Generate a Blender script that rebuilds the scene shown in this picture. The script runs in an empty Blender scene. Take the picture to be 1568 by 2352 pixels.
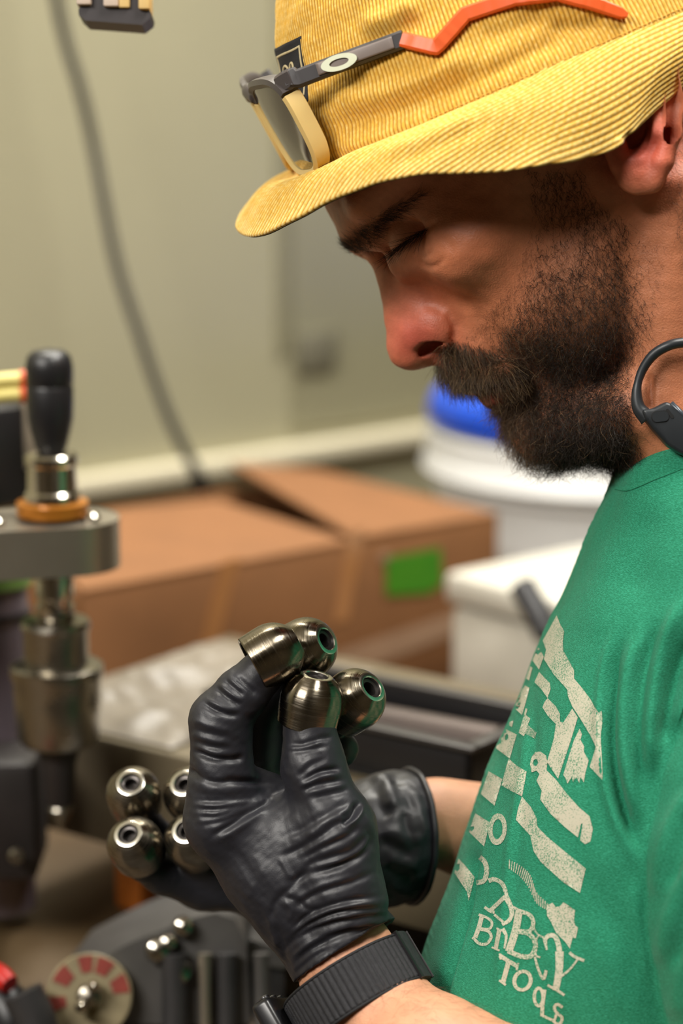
import bpy, bmesh, math, random
import numpy as np
from mathutils import Vector, Matrix
from mathutils.bvhtree import BVHTree
from mathutils.geometry import delaunay_2d_cdt

rng = np.random.default_rng(7)
random.seed(7)
scene = bpy.context.scene
COL = scene.collection

# ------------------------------------------------------------------ camera, world, lights, exposure
F = 5553.0                                   # focal length in pixels of a 1568 x 2352 frame
PITCH = math.radians(12)
CAM = np.array([0.0, -1.0, 1.5])
RIGHT = np.array([1.0, 0, 0])
FWD = np.array([0, math.cos(PITCH), -math.sin(PITCH)])
UP = np.array([0, math.sin(PITCH), math.cos(PITCH)])

cam = bpy.data.cameras.new('camera')
cam.sensor_fit = 'VERTICAL'; cam.sensor_height = 36.0; cam.lens = F * 36.0 / 2352.0
cam.dof.use_dof = True; cam.dof.focus_distance = 0.995; cam.dof.aperture_fstop = 4.4
cam.clip_start = 0.05
cam_o = bpy.data.objects.new('camera', cam); COL.objects.link(cam_o)
cam_o.location = CAM; cam_o.rotation_euler = (math.pi / 2 - PITCH, 0, 0)
scene.camera = cam_o

world = bpy.data.worlds.new('world'); scene.world = world
world.use_nodes = True
bg = world.node_tree.nodes['Background']
bg.inputs[0].default_value = (1.0, 0.93, 0.82, 1); bg.inputs[1].default_value = 0.03

def area_light(name, loc, target, sx, sy, power, color):
    l = bpy.data.lights.new(name, 'AREA'); l.shape = 'RECTANGLE'; l.size = sx; l.size_y = sy
    l.energy = power; l.color = color
    o = bpy.data.objects.new(name, l); COL.objects.link(o)
    o.location = loc
    o.rotation_euler = (Vector(target) - Vector(loc)).to_track_quat('-Z', 'Y').to_euler()
    return o
# ceiling luminaires of the workshop
area_light('ceiling_lamp_over_bench', (-0.15, 0.78, 2.62), (-0.1, 0.5, 1.0), 1.2, 0.2, 36, (1.0, 0.96, 0.88))
area_light('ceiling_lamp_over_man', (0.48, -0.02, 2.62), (0.2, 0.0, 1.2), 1.2, 0.2, 32, (1.0, 0.97, 0.90))
area_light('ceiling_lamp_over_aisle', (-1.15, -1.25, 2.55), (0.1, 0.0, 1.35), 1.1, 0.3, 35, (1.0, 0.96, 0.90))

scene.view_settings.view_transform = 'Standard'
scene.view_settings.look = 'None'
scene.view_settings.gamma = 1.0
scene.view_settings.use_curve_mapping = False
scene.view_settings.exposure = 0.30
scene.cycles.use_denoising = True
scene.cycles.max_bounces = 6
scene.cycles.diffuse_bounces = 3
scene.cycles.glossy_bounces = 3
scene.cycles.transmission_bounces = 4
scene.cycles.transparent_max_bounces = 8
scene.cycles.caustics_reflective = False
scene.cycles.caustics_refractive = False

# ------------------------------------------------------------------ helpers
def P(px, py, d):
    """world point seen at pixel (px, py) of the frame, d metres from the camera along its axis"""
    return CAM + FWD * d + RIGHT * ((px - 784) / F * d) - UP * ((py - 1176) / F * d)

def q(px, py, z=0.0):
    """the same in millimetres of the subject frame: x right, y up, z towards the camera, origin on the focus plane"""
    d = 1000.0 - z
    return np.array([(px - 784) / F * d, -(py - 1176) / F * d, z])

def to_world(v):
    v = np.asarray(v, float) * 0.001
    return CAM + FWD + v[..., :1] * RIGHT + v[..., 1:2] * UP - v[..., 2:3] * FWD

def dir_world(v):
    v = np.asarray(v, float)
    return v[..., :1] * RIGHT + v[..., 1:2] * UP - v[..., 2:3] * FWD

def to_px(v):
    """subject frame -> pixels"""
    d = 1000.0 - v[..., 2]
    return v[..., 0] / d * F + 784, 1176 - v[..., 1] / d * F

def lin(c):
    out = []
    for x in c[:3]:
        x = x / 255.0
        out.append(x / 12.92 if x <= 0.04045 else ((x + 0.055) / 1.055) ** 2.4)
    return (*out, 1.0)

def mat(name, color, rough=0.5, metal=0.0, spec=0.5, vary=0.0, vscale=30.0, bump=0.0, bscale=200.0, color2=None,
        coat=0.0, sss=0.0, attr=None, aniso=0.0, trans=0.0, alpha=1.0, sheen=0.0, rvary=0.0, emit=None):
    m = bpy.data.materials.new(name); m.use_nodes = True
    nt = m.node_tree; N = nt.nodes; L = nt.links
    b = N['Principled BSDF']
    b.inputs['Base Color'].default_value = lin(color)
    b.inputs['Roughness'].default_value = rough
    b.inputs['Metallic'].default_value = metal
    b.inputs['Specular IOR Level'].default_value = spec
    b.inputs['Coat Weight'].default_value = coat
    if aniso: b.inputs['Anisotropic'].default_value = aniso
    if trans: b.inputs['Transmission Weight'].default_value = trans
    if alpha < 1: b.inputs['Alpha'].default_value = alpha
    if sheen:
        b.inputs['Sheen Weight'].default_value = sheen; b.inputs['Sheen Roughness'].default_value = 0.4
    if sss:
        b.inputs['Subsurface Weight'].default_value = sss
        b.inputs['Subsurface Radius'].default_value = (1.0, 0.35, 0.2)
        b.inputs['Subsurface Scale'].default_value = 0.004
    tc = N.new('ShaderNodeTexCoord')
    col = None
    if attr:
        a = N.new('ShaderNodeVertexColor'); a.layer_name = attr
        col = a.outputs['Color']
    if vary or color2:
        n = N.new('ShaderNodeTexNoise'); n.inputs['Scale'].default_value = vscale; n.inputs['Detail'].default_value = 5
        L.new(tc.outputs['Object'], n.inputs['Vector'])
        if color2 is not None:
            r = N.new('ShaderNodeValToRGB')
            r.color_ramp.elements[0].position = 0.35; r.color_ramp.elements[1].position = 0.65
            r.color_ramp.elements[0].color = lin(color); r.color_ramp.elements[1].color = lin(color2)
            L.new(n.outputs['Fac'], r.inputs['Fac']); col = r.outputs['Color']
        if vary:
            mr = N.new('ShaderNodeMapRange')
            mr.inputs['From Min'].default_value = 0.3; mr.inputs['From Max'].default_value = 0.7
            mr.inputs['To Min'].default_value = 1 - vary; mr.inputs['To Max'].default_value = 1 + vary
            L.new(n.outputs['Fac'], mr.inputs['Value'])
            mx = N.new('ShaderNodeVectorMath'); mx.operation = 'SCALE'
            if col is None: mx.inputs[0].default_value = lin(color)[:3]
            else: L.new(col, mx.inputs[0])
            L.new(mr.outputs['Result'], mx.inputs['Scale'])
            col = mx.outputs['Vector']
    if col is not None: L.new(col, b.inputs['Base Color'])
    if rvary:
        n3 = N.new('ShaderNodeTexNoise'); n3.inputs['Scale'].default_value = vscale * 2; n3.inputs['Detail'].default_value = 4
        L.new(tc.outputs['Object'], n3.inputs['Vector'])
        mr2 = N.new('ShaderNodeMapRange'); mr2.inputs['To Min'].default_value = max(0.02, rough - rvary); mr2.inputs['To Max'].default_value = rough + rvary
        L.new(n3.outputs['Fac'], mr2.inputs['Value']); L.new(mr2.outputs['Result'], b.inputs['Roughness'])
    if bump:
        n2 = N.new('ShaderNodeTexNoise'); n2.inputs['Scale'].default_value = bscale; n2.inputs['Detail'].default_value = 4
        L.new(tc.outputs['Object'], n2.inputs['Vector'])
        bp = N.new('ShaderNodeBump'); bp.inputs['Strength'].default_value = bump; bp.inputs['Distance'].default_value = 0.001
        L.new(n2.outputs['Fac'], bp.inputs['Height']); L.new(bp.outputs['Normal'], b.inputs['Normal'])
    if emit:
        b.inputs['Emission Color'].default_value = lin(emit[0]); b.inputs['Emission Strength'].default_value = emit[1]
    return m

WLOC = {}
def thing(name, label, cat, loc, group=None):
    o = bpy.data.objects.new(name, None); COL.objects.link(o)
    o.empty_display_size = 0.02
    o.location = loc; WLOC[o.name] = np.array(loc, float)
    tag(o, label, cat, group)
    return o

def tag(o, label=None, cat=None, group=None, kind=None):
    if label: o['label'] = label
    if cat: o['category'] = cat
    if group: o['group'] = group
    if kind: o['kind'] = kind
    return o

def make(name, verts, faces, m, parent=None, smooth=True, sharp=None, origin=None, attr=None, ngons=None):
    """one mesh object from world-space vertices; origin: parent's, else given, else bottom centre"""
    v = np.asarray(verts, float)
    if parent is not None: org = WLOC[parent.name]
    elif origin is not None: org = np.asarray(origin, float)
    else:
        lo, hi = v.min(0), v.max(0); org = np.array([(lo[0] + hi[0]) / 2, (lo[1] + hi[1]) / 2, lo[2]])
    me = bpy.data.meshes.new(name)
    if isinstance(faces, np.ndarray):
        fa = faces; k = fa.shape[1]
        me.vertices.add(len(v)); me.vertices.foreach_set('co', (v - org).astype(np.float32).ravel())
        me.loops.add(fa.size); me.loops.foreach_set('vertex_index', fa.astype(np.int32).ravel())
        me.polygons.add(len(fa)); me.polygons.foreach_set('loop_start', (np.arange(len(fa)) * k).astype(np.int32))
        me.update(calc_edges=True); me.validate()
    else:
        me.from_pydata((v - org).tolist(), [], faces); me.update()
    if smooth: me.polygons.foreach_set('use_smooth', np.ones(len(me.polygons), bool))
    if sharp is not None: me.set_sharp_from_angle(angle=math.radians(sharp))
    if attr:
        for an, cols in attr.items():
            ca = me.color_attributes.new(an, 'FLOAT_COLOR', 'POINT')
            c4 = np.ones((len(v), 4), np.float32); c4[:, :3] = cols
            ca.data.foreach_set('color', c4.ravel())
    if m is not None: me.materials.append(m)
    o = bpy.data.objects.new(name, me); COL.objects.link(o)
    if parent is None: o.location = org
    else: o.parent = parent
    WLOC[o.name] = org
    return o

class MB:
    """collects pieces of one mesh (world space)"""
    def __init__(self): self.v = []; self.f = []; self.n = 0
    def add(self, v, f):
        v = np.asarray(v, float).reshape(-1, 3)
        self.v.append(v); self.f += [tuple(int(i) + self.n for i in a) for a in f]; self.n += len(v); return self
    def box(self, c, size, axes=None, bevel=0.0, seg=2):
        bm = bmesh.new(); bmesh.ops.create_cube(bm, size=1.0)
        for vv in bm.verts: vv.co = Vector((vv.co.x * size[0], vv.co.y * size[1], vv.co.z * size[2]))
        if bevel: bmesh.ops.bevel(bm, geom=bm.edges[:], offset=bevel, segments=seg, profile=0.5, affect='EDGES')
        A = np.eye(3) if axes is None else np.asarray(axes, float)
        bm.verts.ensure_lookup_table(); bm.verts.index_update()
        v = np.array([vv.co[:] for vv in bm.verts]) @ A + np.asarray(c, float)
        self.add(v, [[x.index for x in ff.verts] for ff in bm.faces]); bm.free(); return self
    def lathe(self, prof, base, axis=(0, 0, 1), n=32, cap=True):
        a = np.asarray(axis, float); a = a / np.linalg.norm(a)
        t = np.array([1, 0, 0]) if abs(a[0]) < 0.8 else np.array([0, 1.0, 0])
        x = np.cross(a, t); x /= np.linalg.norm(x); y = np.cross(a, x)
        th = np.arange(n) / n * 2 * math.pi
        ring = np.cos(th)[:, None] * x + np.sin(th)[:, None] * y
        v = np.concatenate([np.asarray(base, float) + a * h + ring * r for r, h in prof])
        f = []
        for k in range(len(prof) - 1):
            for i in range(n):
                j = (i + 1) % n
                f.append((k * n + i, k * n + j, (k + 1) * n + j, (k + 1) * n + i))
        if cap:
            f.append(tuple(range(n))[::-1]); f.append(tuple(range((len(prof) - 1) * n, len(prof) * n)))
        return self.add(v, f)
    def tube(self, pts, rad, n=12, cap=True, squash=None):
        v, f = tube_mesh(pts, rad, n, cap, squash); return self.add(v, f)
    def prism(self, poly, depth_vec):
        poly = np.asarray(poly, float); k = len(poly); dv = np.asarray(depth_vec, float)
        v = np.concatenate([poly, poly + dv])
        f = [tuple(range(k))[::-1], tuple(range(k, 2 * k))] + [(i, (i + 1) % k, k + (i + 1) % k, k + i) for i in range(k)]
        return self.add(v, f)
    def build(self, name, m, parent=None, smooth=True, sharp=35, **kw):
        return make(name, np.concatenate(self.v), self.f, m, parent, smooth, sharp, **kw)

def catmull(pts, n):
    pts = np.asarray(pts, float); k = len(pts)
    if k == 2: return pts[0] + (pts[1] - pts[0]) * np.linspace(0, 1, n)[:, None]
    p = np.vstack([2 * pts[0] - pts[1], pts, 2 * pts[-1] - pts[-2]])
    t = np.linspace(0, k - 1 - 1e-9, n); i = t.astype(int); u = (t - i)[:, None]
    a, b, c, d = p[i], p[i + 1], p[i + 2], p[i + 3]
    return 0.5 * ((2 * b) + (c - a) * u + (2 * a - 5 * b + 4 * c - d) * u ** 2 + (3 * b - a - 3 * c + d) * u ** 3)

def tube_mesh(pts, rad, n=12, cap=True, squash=None):
    pts = np.asarray(pts, float); k = len(pts)
    rad = np.broadcast_to(np.asarray(rad, float), (k,))
    T = np.gradient(pts, axis=0); T /= np.linalg.norm(T, axis=1)[:, None]
    ref = np.array([0, 0, 1.0]) if abs(T[0][2]) < 0.9 else np.array([1.0, 0, 0])
    x = np.cross(ref, T[0]); x /= np.linalg.norm(x)
    th = np.arange(n) / n * 2 * math.pi; V = []
    for i in range(k):
        x = x - T[i] * (x @ T[i]); x /= np.linalg.norm(x); y = np.cross(T[i], x)
        sx, sy = (1, 1) if squash is None else squash
        V.append(pts[i] + rad[i] * (np.cos(th)[:, None] * x * sx + np.sin(th)[:, None] * y * sy))
    f = [(a * n + i, a * n + (i + 1) % n, (a + 1) * n + (i + 1) % n, (a + 1) * n + i) for a in range(k - 1) for i in range(n)]
    if cap: f += [tuple(range(n))[::-1], tuple(range((k - 1) * n, k * n))]
    return np.concatenate(V), f
# ------------------------------------------------------------------ the room
YAW = math.radians(40)
E1 = np.array([math.cos(YAW), math.sin(YAW), 0]); E2 = np.array([-math.sin(YAW), math.cos(YAW), 0]); E3 = np.array([0, 0, 1.0])
EAX = np.array([E1, E2, E3])
def E(a, b, z): return a * E1 + b * E2 + np.array([0, 0, z])
WB = P(200, 1130, 1.98) @ E2                 # distance of the back wall's face along E2
def ecoord(p): return p @ E1, p @ E2

M_wall = mat('wall paint', (156, 151, 124), rough=0.42, vary=0.06, vscale=2.2, bump=0.15, bscale=60)
M_wall2 = mat('wall joint paint', (148, 144, 117), rough=0.5, vary=0.05, vscale=4)
M_trim = mat('wall ledge paint', (206, 198, 172), rough=0.45, vary=0.05, vscale=8)
M_shop = mat('dull shop wall', (104, 92, 74), rough=0.7, vary=0.15, vscale=3)
M_floor = mat('concrete floor', (88, 82, 76), rough=0.6, vary=0.2, vscale=6, bump=0.2)
M_ceil = mat('ceiling paint', (214, 208, 194), rough=0.8, vary=0.03)
A0, A1, B0, B1, ZC = -2.6, 2.4, -2.4, WB, 2.7
MB().box(E((A0 + A1) / 2, WB + 0.05, ZC / 2), (A1 - A0 + 0.2, 0.1, ZC), EAX).build('wall_back', M_wall)
MB().box(E((A0 + A1) / 2, B0 - 0.05, ZC / 2), (A1 - A0 + 0.2, 0.1, ZC), EAX).build('wall_front', M_shop)
MB().box(E(A0 - 0.05, (B0 + B1) / 2, ZC / 2), (0.1, B1 - B0, ZC), EAX).build('wall_left', M_shop)
MB().box(E(A1 + 0.05, (B0 + B1) / 2, ZC / 2), (0.1, B1 - B0, ZC), EAX).build('wall_right', M_shop)
MB().box(E((A0 + A1) / 2, (B0 + B1) / 2, -0.05), (A1 - A0 + 0.2, B1 - B0 + 0.2, 0.1), EAX).build('floor', M_floor)
MB().box(E((A0 + A1) / 2, (B0 + B1) / 2, ZC + 0.05), (A1 - A0 + 0.2, B1 - B0 + 0.2, 0.1), EAX).build('ceiling', M_ceil)
for n_ in ('wall_back', 'wall_front', 'wall_left', 'wall_right', 'floor', 'ceiling'): bpy.data.objects[n_]['kind'] = 'structure'
# ledge along the foot of the wall behind the bench, and the joint strip between two wall sheets
lz = P(200, 1130, 1.97)[2]
MB().box(E((A0 + A1) / 2, WB - 0.009, lz + 0.006), (A1 - A0 - 0.02, 0.018, 0.016), EAX, 0.003).build('trim_1', M_trim)['kind'] = 'structure'
ja = (P(548, 400, 2.1) @ E1)
MB().box(E(ja, WB - 0.002, 1.85), (0.012, 0.004, 1.3), EAX, 0.001).build('trim_2', M_wall2)['kind'] = 'structure'
MB().box(E((ja + A1) / 2, WB - 0.0015, 1.85), (A1 - ja - 0.02, 0.003, 1.44), EAX, 0.001).build('trim_3', M_wall2)['kind'] = 'structure'
# pale blank plate on the wall
p_ = P(692, 800, 2.12); a_, b_ = ecoord(p_)
r = thing('wall_plate', 'small grey blank plate on the beige wall left of the beard', 'wall plate', E(a_, WB - 0.003, p_[2]))
MB().box(E(a_, WB - 0.006, p_[2]), (0.042, 0.006, 0.036), EAX, 0.0015).build('plate', mat('plate grey', (104, 100, 82), rough=0.6, vary=0.1), r)
for s_ in (-1, 1): MB().lathe([(0.002, 0), (0.002, 0.001), (0.001, 0.0014)], E(a_ + s_ * 0.012, WB - 0.009, p_[2]), -E2, 10).build('screw', mat('plate screw', (150, 145, 130), metal=0.8, rough=0.4), r)

# ------------------------------------------------------------------ bench
BZ = 1.0                                      # bench top height
M_wood = mat('bench wood', (92, 74, 48), rough=0.55, vary=0.18, vscale=9, bump=0.2, bscale=90, color2=(70, 54, 34))
M_wood2 = mat('bench leg wood', (120, 92, 58), rough=0.6, vary=0.15, vscale=12)
def EB(b0, b1, a0, a1, z0, z1, bev=0.002): return MB().box(E((a0 + a1) / 2, (b0 + b1) / 2, (z0 + z1) / 2), (a1 - a0, b1 - b0, z1 - z0), EAX, bev)
bench_a0, bench_a1 = -0.75, 1.9
bench_b0 = 0.07
r = thing('workbench', 'long wooden workbench along the beige wall under the boxes and machines', 'workbench', E(0.4, 0.45, 0))
EB(bench_b0, WB - 0.02, bench_a0, bench_a1, BZ - 0.04, BZ, 0.004).build('bench_top', M_wood, r)
EB(bench_b0 + 0.04, bench_b0 + 0.065, bench_a0 + 0.05, bench_a1 - 0.05, BZ - 0.14, BZ - 0.04).build('apron', M_wood2, r)
for a_ in (bench_a0 + 0.06, bench_a1 - 0.06):
    for b_ in (bench_b0 + 0.08, WB - 0.1):
        MB().box(E(a_, b_, (BZ - 0.04) / 2), (0.08, 0.08, BZ - 0.04), EAX, 0.004).build('leg', M_wood2, r)

# ------------------------------------------------------------------ cardboard box with loose flaps
M_card = mat('cardboard', (122, 80, 44), rough=0.75, vary=0.08, vscale=25, bump=0.15, bscale=300)
M_card2 = mat('cardboard inside', (132, 88, 48), rough=0.8, vary=0.08, vscale=25)
M_tape = mat('clear tape', (160, 110, 66), rough=0.25, vary=0.05)
M_pale = mat('pale packing tape', (150, 120, 96), rough=0.3, vary=0.08)
ba0, ba1, bb0, bb1, bz = 0.17, 0.525, 0.452, 0.655, 1.138
r = thing('cardboard_box', 'large brown cardboard box with loose top flaps and a green sticker', 'box', E((ba0 + ba1) / 2, (bb0 + bb1) / 2, BZ))
EB(bb0, bb0 + 0.004, ba0, ba1, BZ, bz, 0.001).build('side_panel', M_card, r)
EB(bb1 - 0.004, bb1, ba0, ba1, BZ, bz, 0.001).build('side_panel', M_card, r)
EB(bb0 + 0.004, bb1 - 0.004, ba0, ba0 + 0.004, BZ, bz, 0.001).build('side_panel', M_card, r)
EB(bb0 + 0.004, bb1 - 0.004, ba1 - 0.004, ba1, BZ, bz, 0.001).build('side_panel', M_card, r)
EB(bb0 + 0.004, bb1 - 0.004, ba0 + 0.004, ba1 - 0.004, BZ, BZ + 0.004, 0.001).build('bottom_panel', M_card2, r)
def quad_slab(pts, t):
    p = np.asarray(pts, float); n = np.cross(p[1] - p[0], p[2] - p[0]); n /= np.linalg.norm(n)
    return MB().prism(p, n * t)
quad_slab([E(ba0, bb0, bz), E(0.388, bb0, bz), E(0.372, bb1 - 0.075, bz + 0.010), E(0.240, bb1 - 0.012, bz + 0.004)], 0.003).build('flap', M_card, r, smooth=False)
quad_slab([E(0.392, bb0, bz + 0.002), E(ba1, bb0, bz), E(ba1, bb1, bz + 0.002), E(0.445, bb1 + 0.005, bz + 0.016)], 0.003).build('flap', M_card, r, smooth=False)
quad_slab([E(ba0 + 0.002, bb0 + 0.01, bz - 0.002), E(ba0 + 0.05, bb0 + 0.05, bz - 0.04), E(ba0 + 0.06, bb1 - 0.03, bz - 0.045), E(ba0 + 0.002, bb1 - 0.01, bz - 0.002)], 0.003).build('flap', M_card2, r, smooth=False)
# tape strips and sticker on the face turned to the camera
def on_face(px, py, off=0.0008):
    a = P(px, py, 1.0) - CAM; t = (bb0 - off - CAM @ E2) / (a @ E2); return CAM + a * t
def face_patch(name, poly, m, off=0.0010):
    p = [on_face(x, y, off) for x, y in poly]
    return MB().prism(p, E2 * 0.0006).build(name, m, r, smooth=False)
face_patch('tape_strip', [(508, 1292), (552, 1280), (485, 1540), (445, 1545)], M_tape)
face_patch('tape_strip', [(800, 1222), (838, 1212), (800, 1425), (766, 1432)], M_tape)
face_patch('tape_strip', [(770, 1500), (1088, 1392), (1088, 1440), (776, 1560)], M_pale)
M_green = mat('green sticker', (70, 140, 22), rough=0.5, vary=0.25, vscale=50, color2=(48, 112, 18))
face_patch('sticker', [(888, 1282), (1012, 1258), (1016, 1340), (985, 1362), (888, 1368)], M_green, 0.0016)
face_patch('label_dot', [(874, 1270), (892, 1266), (898, 1280), (890, 1292), (874, 1290)], M_pale, 0.0016)

# ------------------------------------------------------------------ white tub, blue tray, pale case
M_white = mat('white plastic', (214, 214, 212), rough=0.4, vary=0.03)
c = P(1400, 1100, 1.97); ca, cb = ecoord(c)
cb = min(cb, WB - 0.17)
r = thing('plastic_tub', 'round white plastic tub with a ridged lid behind the bearded man', 'tub', E(ca, cb, BZ))
MB().lathe([(0.132, 0), (0.136, 0.004), (0.142, 0.118), (0.148, 0.120), (0.148, 0.125), (0.142, 0.127)], E(ca, cb, BZ), n=64).build('body', M_white, r)
MB().lathe([(0.143, 0.1265), (0.152, 0.128), (0.154, 0.131), (0.152, 0.134), (0.148, 0.156), (0.150, 0.159), (0.148, 0.163), (0.138, 0.163), (0.136, 0.158), (0.001, 0.158)], E(ca, cb, BZ), n=64).build('lid', M_white, r)
M_blue = mat('blue plastic', (20, 74, 190), rough=0.35)
r = thing('blue_lid', 'blue plastic lid lying on top of the white tub', 'lid', E(ca, cb, BZ + 0.164))
MB().lathe([(0.134, 0), (0.144, 0.002), (0.147, 0.020), (0.143, 0.025), (0.134, 0.025), (0.130, 0.020), (0.001, 0.020)], E(ca, cb, BZ + 0.164), n=64).build('disc', M_blue, r)
MB().lathe([(0.144, 0.006), (0.149, 0.006), (0.149, 0.012), (0.144, 0.012)], E(ca, cb, BZ + 0.164), n=64, cap=False).build('rim', M_blue, r)
M_case = mat('pale case plastic', (196, 192, 180), rough=0.45, vary=0.04)
M_blk = mat('black plastic', (24, 23, 25), rough=0.4, vary=0.1)
r = thing('plastic_case', 'pale grey plastic case with a black grip standing between box and shirt', 'case', E(0.52, 0.335, BZ))
MB().box(E(0.53, 0.335, BZ + 0.05), (0.20, 0.13, 0.10), EAX, 0.008).build('body', M_case, r)
MB().box(E(0.53, 0.335, BZ + 0.112), (0.206, 0.136, 0.022), EAX, 0.006).build('lid', M_case, r)
pt = []
for px, py in [(1192, 1335), (1215, 1375), (1240, 1420), (1262, 1470)]:
    a = P(px, py, 1.0) - CAM; t = (0.42 - CAM @ E1) / (a @ E1); pt.append(CAM + a * t)
MB().tube(catmull(pt, 14), [0.003] + [0.009] * 12 + [0.004], 12).build('grip', M_blk, r)

# ------------------------------------------------------------------ raised machine plate with things on it
M_beige = mat('machine beige enamel', (100, 90, 71), rough=0.45, vary=0.06, vscale=14)
M_dark = mat('dark cast iron', (38, 33, 32), rough=0.55, vary=0.2, vscale=40, bump=0.2)
SZ = 1.11
sax = math.radians(40 + 13); S1 = np.array([math.cos(sax), math.sin(sax), 0]); S2 = np.array([-math.sin(sax), math.cos(sax), 0])
SAX = np.array([S1, S2, E3])
sl = P(220, 1690, 1.307); sr = P(1000, 1876, 1.178)
s_mid = (sl + sr) / 2; s_len = np.linalg.norm((sl - sr)[:2])
dir_s = (sl - sr) / np.linalg.norm(sl - sr); nrm_s = np.array([dir_s[1], -dir_s[0], 0])
if nrm_s @ E1 < 0: nrm_s = -nrm_s
SAX = np.array([nrm_s, dir_s, E3])
def SP(a, b, z): return sr + nrm_s * a + dir_s * b + np.array([0, 0, z - sr[2]])
L0, L1 = -0.03, 0.30
r = thing('machine_plate', 'thick beige enamelled machine plate raised on blocks above the workbench', 'machine bed', SP(0.1, (L0 + L1) / 2, SZ - 0.062))
MB().box(SP(0.105, (L0 + L1) / 2, SZ - 0.031), (0.21, L1 - L0, 0.062), SAX, 0.004).build('plate', M_beige, r)
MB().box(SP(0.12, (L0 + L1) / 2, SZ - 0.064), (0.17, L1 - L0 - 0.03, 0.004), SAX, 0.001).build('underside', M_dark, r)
M_amber = mat('amber block', (176, 98, 34), rough=0.5, vary=0.1)
for i, (b_, lab) in enumerate([(0.225, 'small amber block under the far end of the beige machine plate'), (0.175, 'small amber block under the beige plate nearer the gloved fingers')]):
    r = thing('spacer_block', lab, 'block', SP(0.038, b_, BZ), 'amber blocks carrying the machine plate')
    MB().box(SP(0.038, b_, BZ + 0.022), (0.024, 0.020, 0.044), SAX, 0.003).build('block', M_amber, r)
    MB().box(SP(0.038, b_, BZ + 0.045), (0.020, 0.016, 0.002), SAX, 0.0005).build('pad', M_dark, r)
r = thing('foot_block', 'dark iron block under the hidden end of the beige machine plate', 'block', SP(0.12, 0.03, BZ))
MB().box(SP(0.12, 0.03, BZ + 0.02), (0.10, 0.05, 0.040), SAX, 0.004).build('block', M_dark, r)
MB().box(SP(0.12, 0.03, BZ + 0.043), (0.09, 0.04, 0.006), SAX, 0.001).build('pad', M_blk, r)
# black tray
r = thing('parts_tray', 'black open parts tray on the beige plate behind the raised glove', 'tray', SP(0.07, 0.08, SZ))
t0, t1, u0, u1, th = 0.030, 0.105, 0.0, 0.165, 0.026
def SB(a0, a1, b0, b1, z0, z1, bev=0.001): return MB().box(SP((a0 + a1) / 2, (b0 + b1) / 2, (z0 + z1) / 2), (a1 - a0, b1 - b0, z1 - z0), SAX, bev)
SB(t0, t1, u0, u1, SZ, SZ + 0.003).build('tray_floor', M_blk, r)
for args in [(t0, t0 + 0.004, u0, u1), (t1 - 0.004, t1, u0, u1), (t0, t1, u0, u0 + 0.004), (t0, t1, u1 - 0.004, u1)]:
    SB(*args, SZ + 0.003, SZ + th).build('side_wall', M_blk, r)
m_ = MB()
for args in [(t0 - 0.004, t0 + 0.005, u0 - 0.004, u1 + 0.004), (t1 - 0.005, t1 + 0.004, u0 - 0.004, u1 + 0.004), (t0, t1, u0 - 0.004, u0 + 0.005), (t0, t1, u1 - 0.005, u1 + 0.004)]:
    m_.box(SP((args[0] + args[1]) / 2, (args[2] + args[3]) / 2, SZ + th + 0.001), (args[1] - args[0], args[3] - args[2], 0.003), SAX, 0.001)
m_.build('rim', mat('tray rim', (52, 48, 46), rough=0.45), r)
r = thing('steel_bar', 'dull steel bar lying in the black parts tray', 'bar', SP(0.07, 0.08, SZ + 0.003))
MB().tube([SP(0.075, 0.012, SZ + 0.014), SP(0.065, 0.155, SZ + 0.014)], 0.011, 20).build('rod', mat('dull steel', (74, 64, 60), metal=0.5, rough=0.5, vary=0.1), r)
MB().tube([SP(0.0755, 0.009, SZ + 0.014), SP(0.075, 0.013, SZ + 0.014)], 0.0085, 20).build('end_cap', M_blk, r)
# crumpled clear bag on the plate
gx, gy = np.meshgrid(np.linspace(0.004, 0.19, 60), np.linspace(0.172, 0.292, 48), indexing='ij')
hh = np.zeros_like(gx)
for k in range(26):
    ang = rng.uniform(0, math.pi); ph = rng.uniform(0, 6.3); fq = rng.uniform(25, 130)
    hh += (1 - np.abs(np.sin((gx * math.cos(ang) + gy * math.sin(ang)) * fq + ph))) * rng.uniform(0.001, 0.0035)
edge = np.clip(np.minimum.reduce([gx - 0.004, 0.19 - gx, gy - 0.172, 0.292 - gy]) / 0.03, 0, 1)
hh = 0.0012 + (hh - hh.min()) * 0.75 * edge ** 0.7
vv = np.stack([SP(a, b, SZ + h) for a, b, h in zip(gx.ravel(), gy.ravel(), hh.ravel())])
ff = [(i * 48 + j, (i + 1) * 48 + j, (i + 1) * 48 + j + 1, i * 48 + j + 1) for i in range(59) for j in range(47)]
bag = make('plastic_bag', vv, ff, mat('cloudy polythene', (150, 140, 126), rough=0.42, trans=0.35, vary=0.05), origin=SP(0.1, 0.23, SZ))
tag(bag, 'crumpled cloudy plastic bag lying on the beige machine plate', 'plastic bag')

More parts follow.
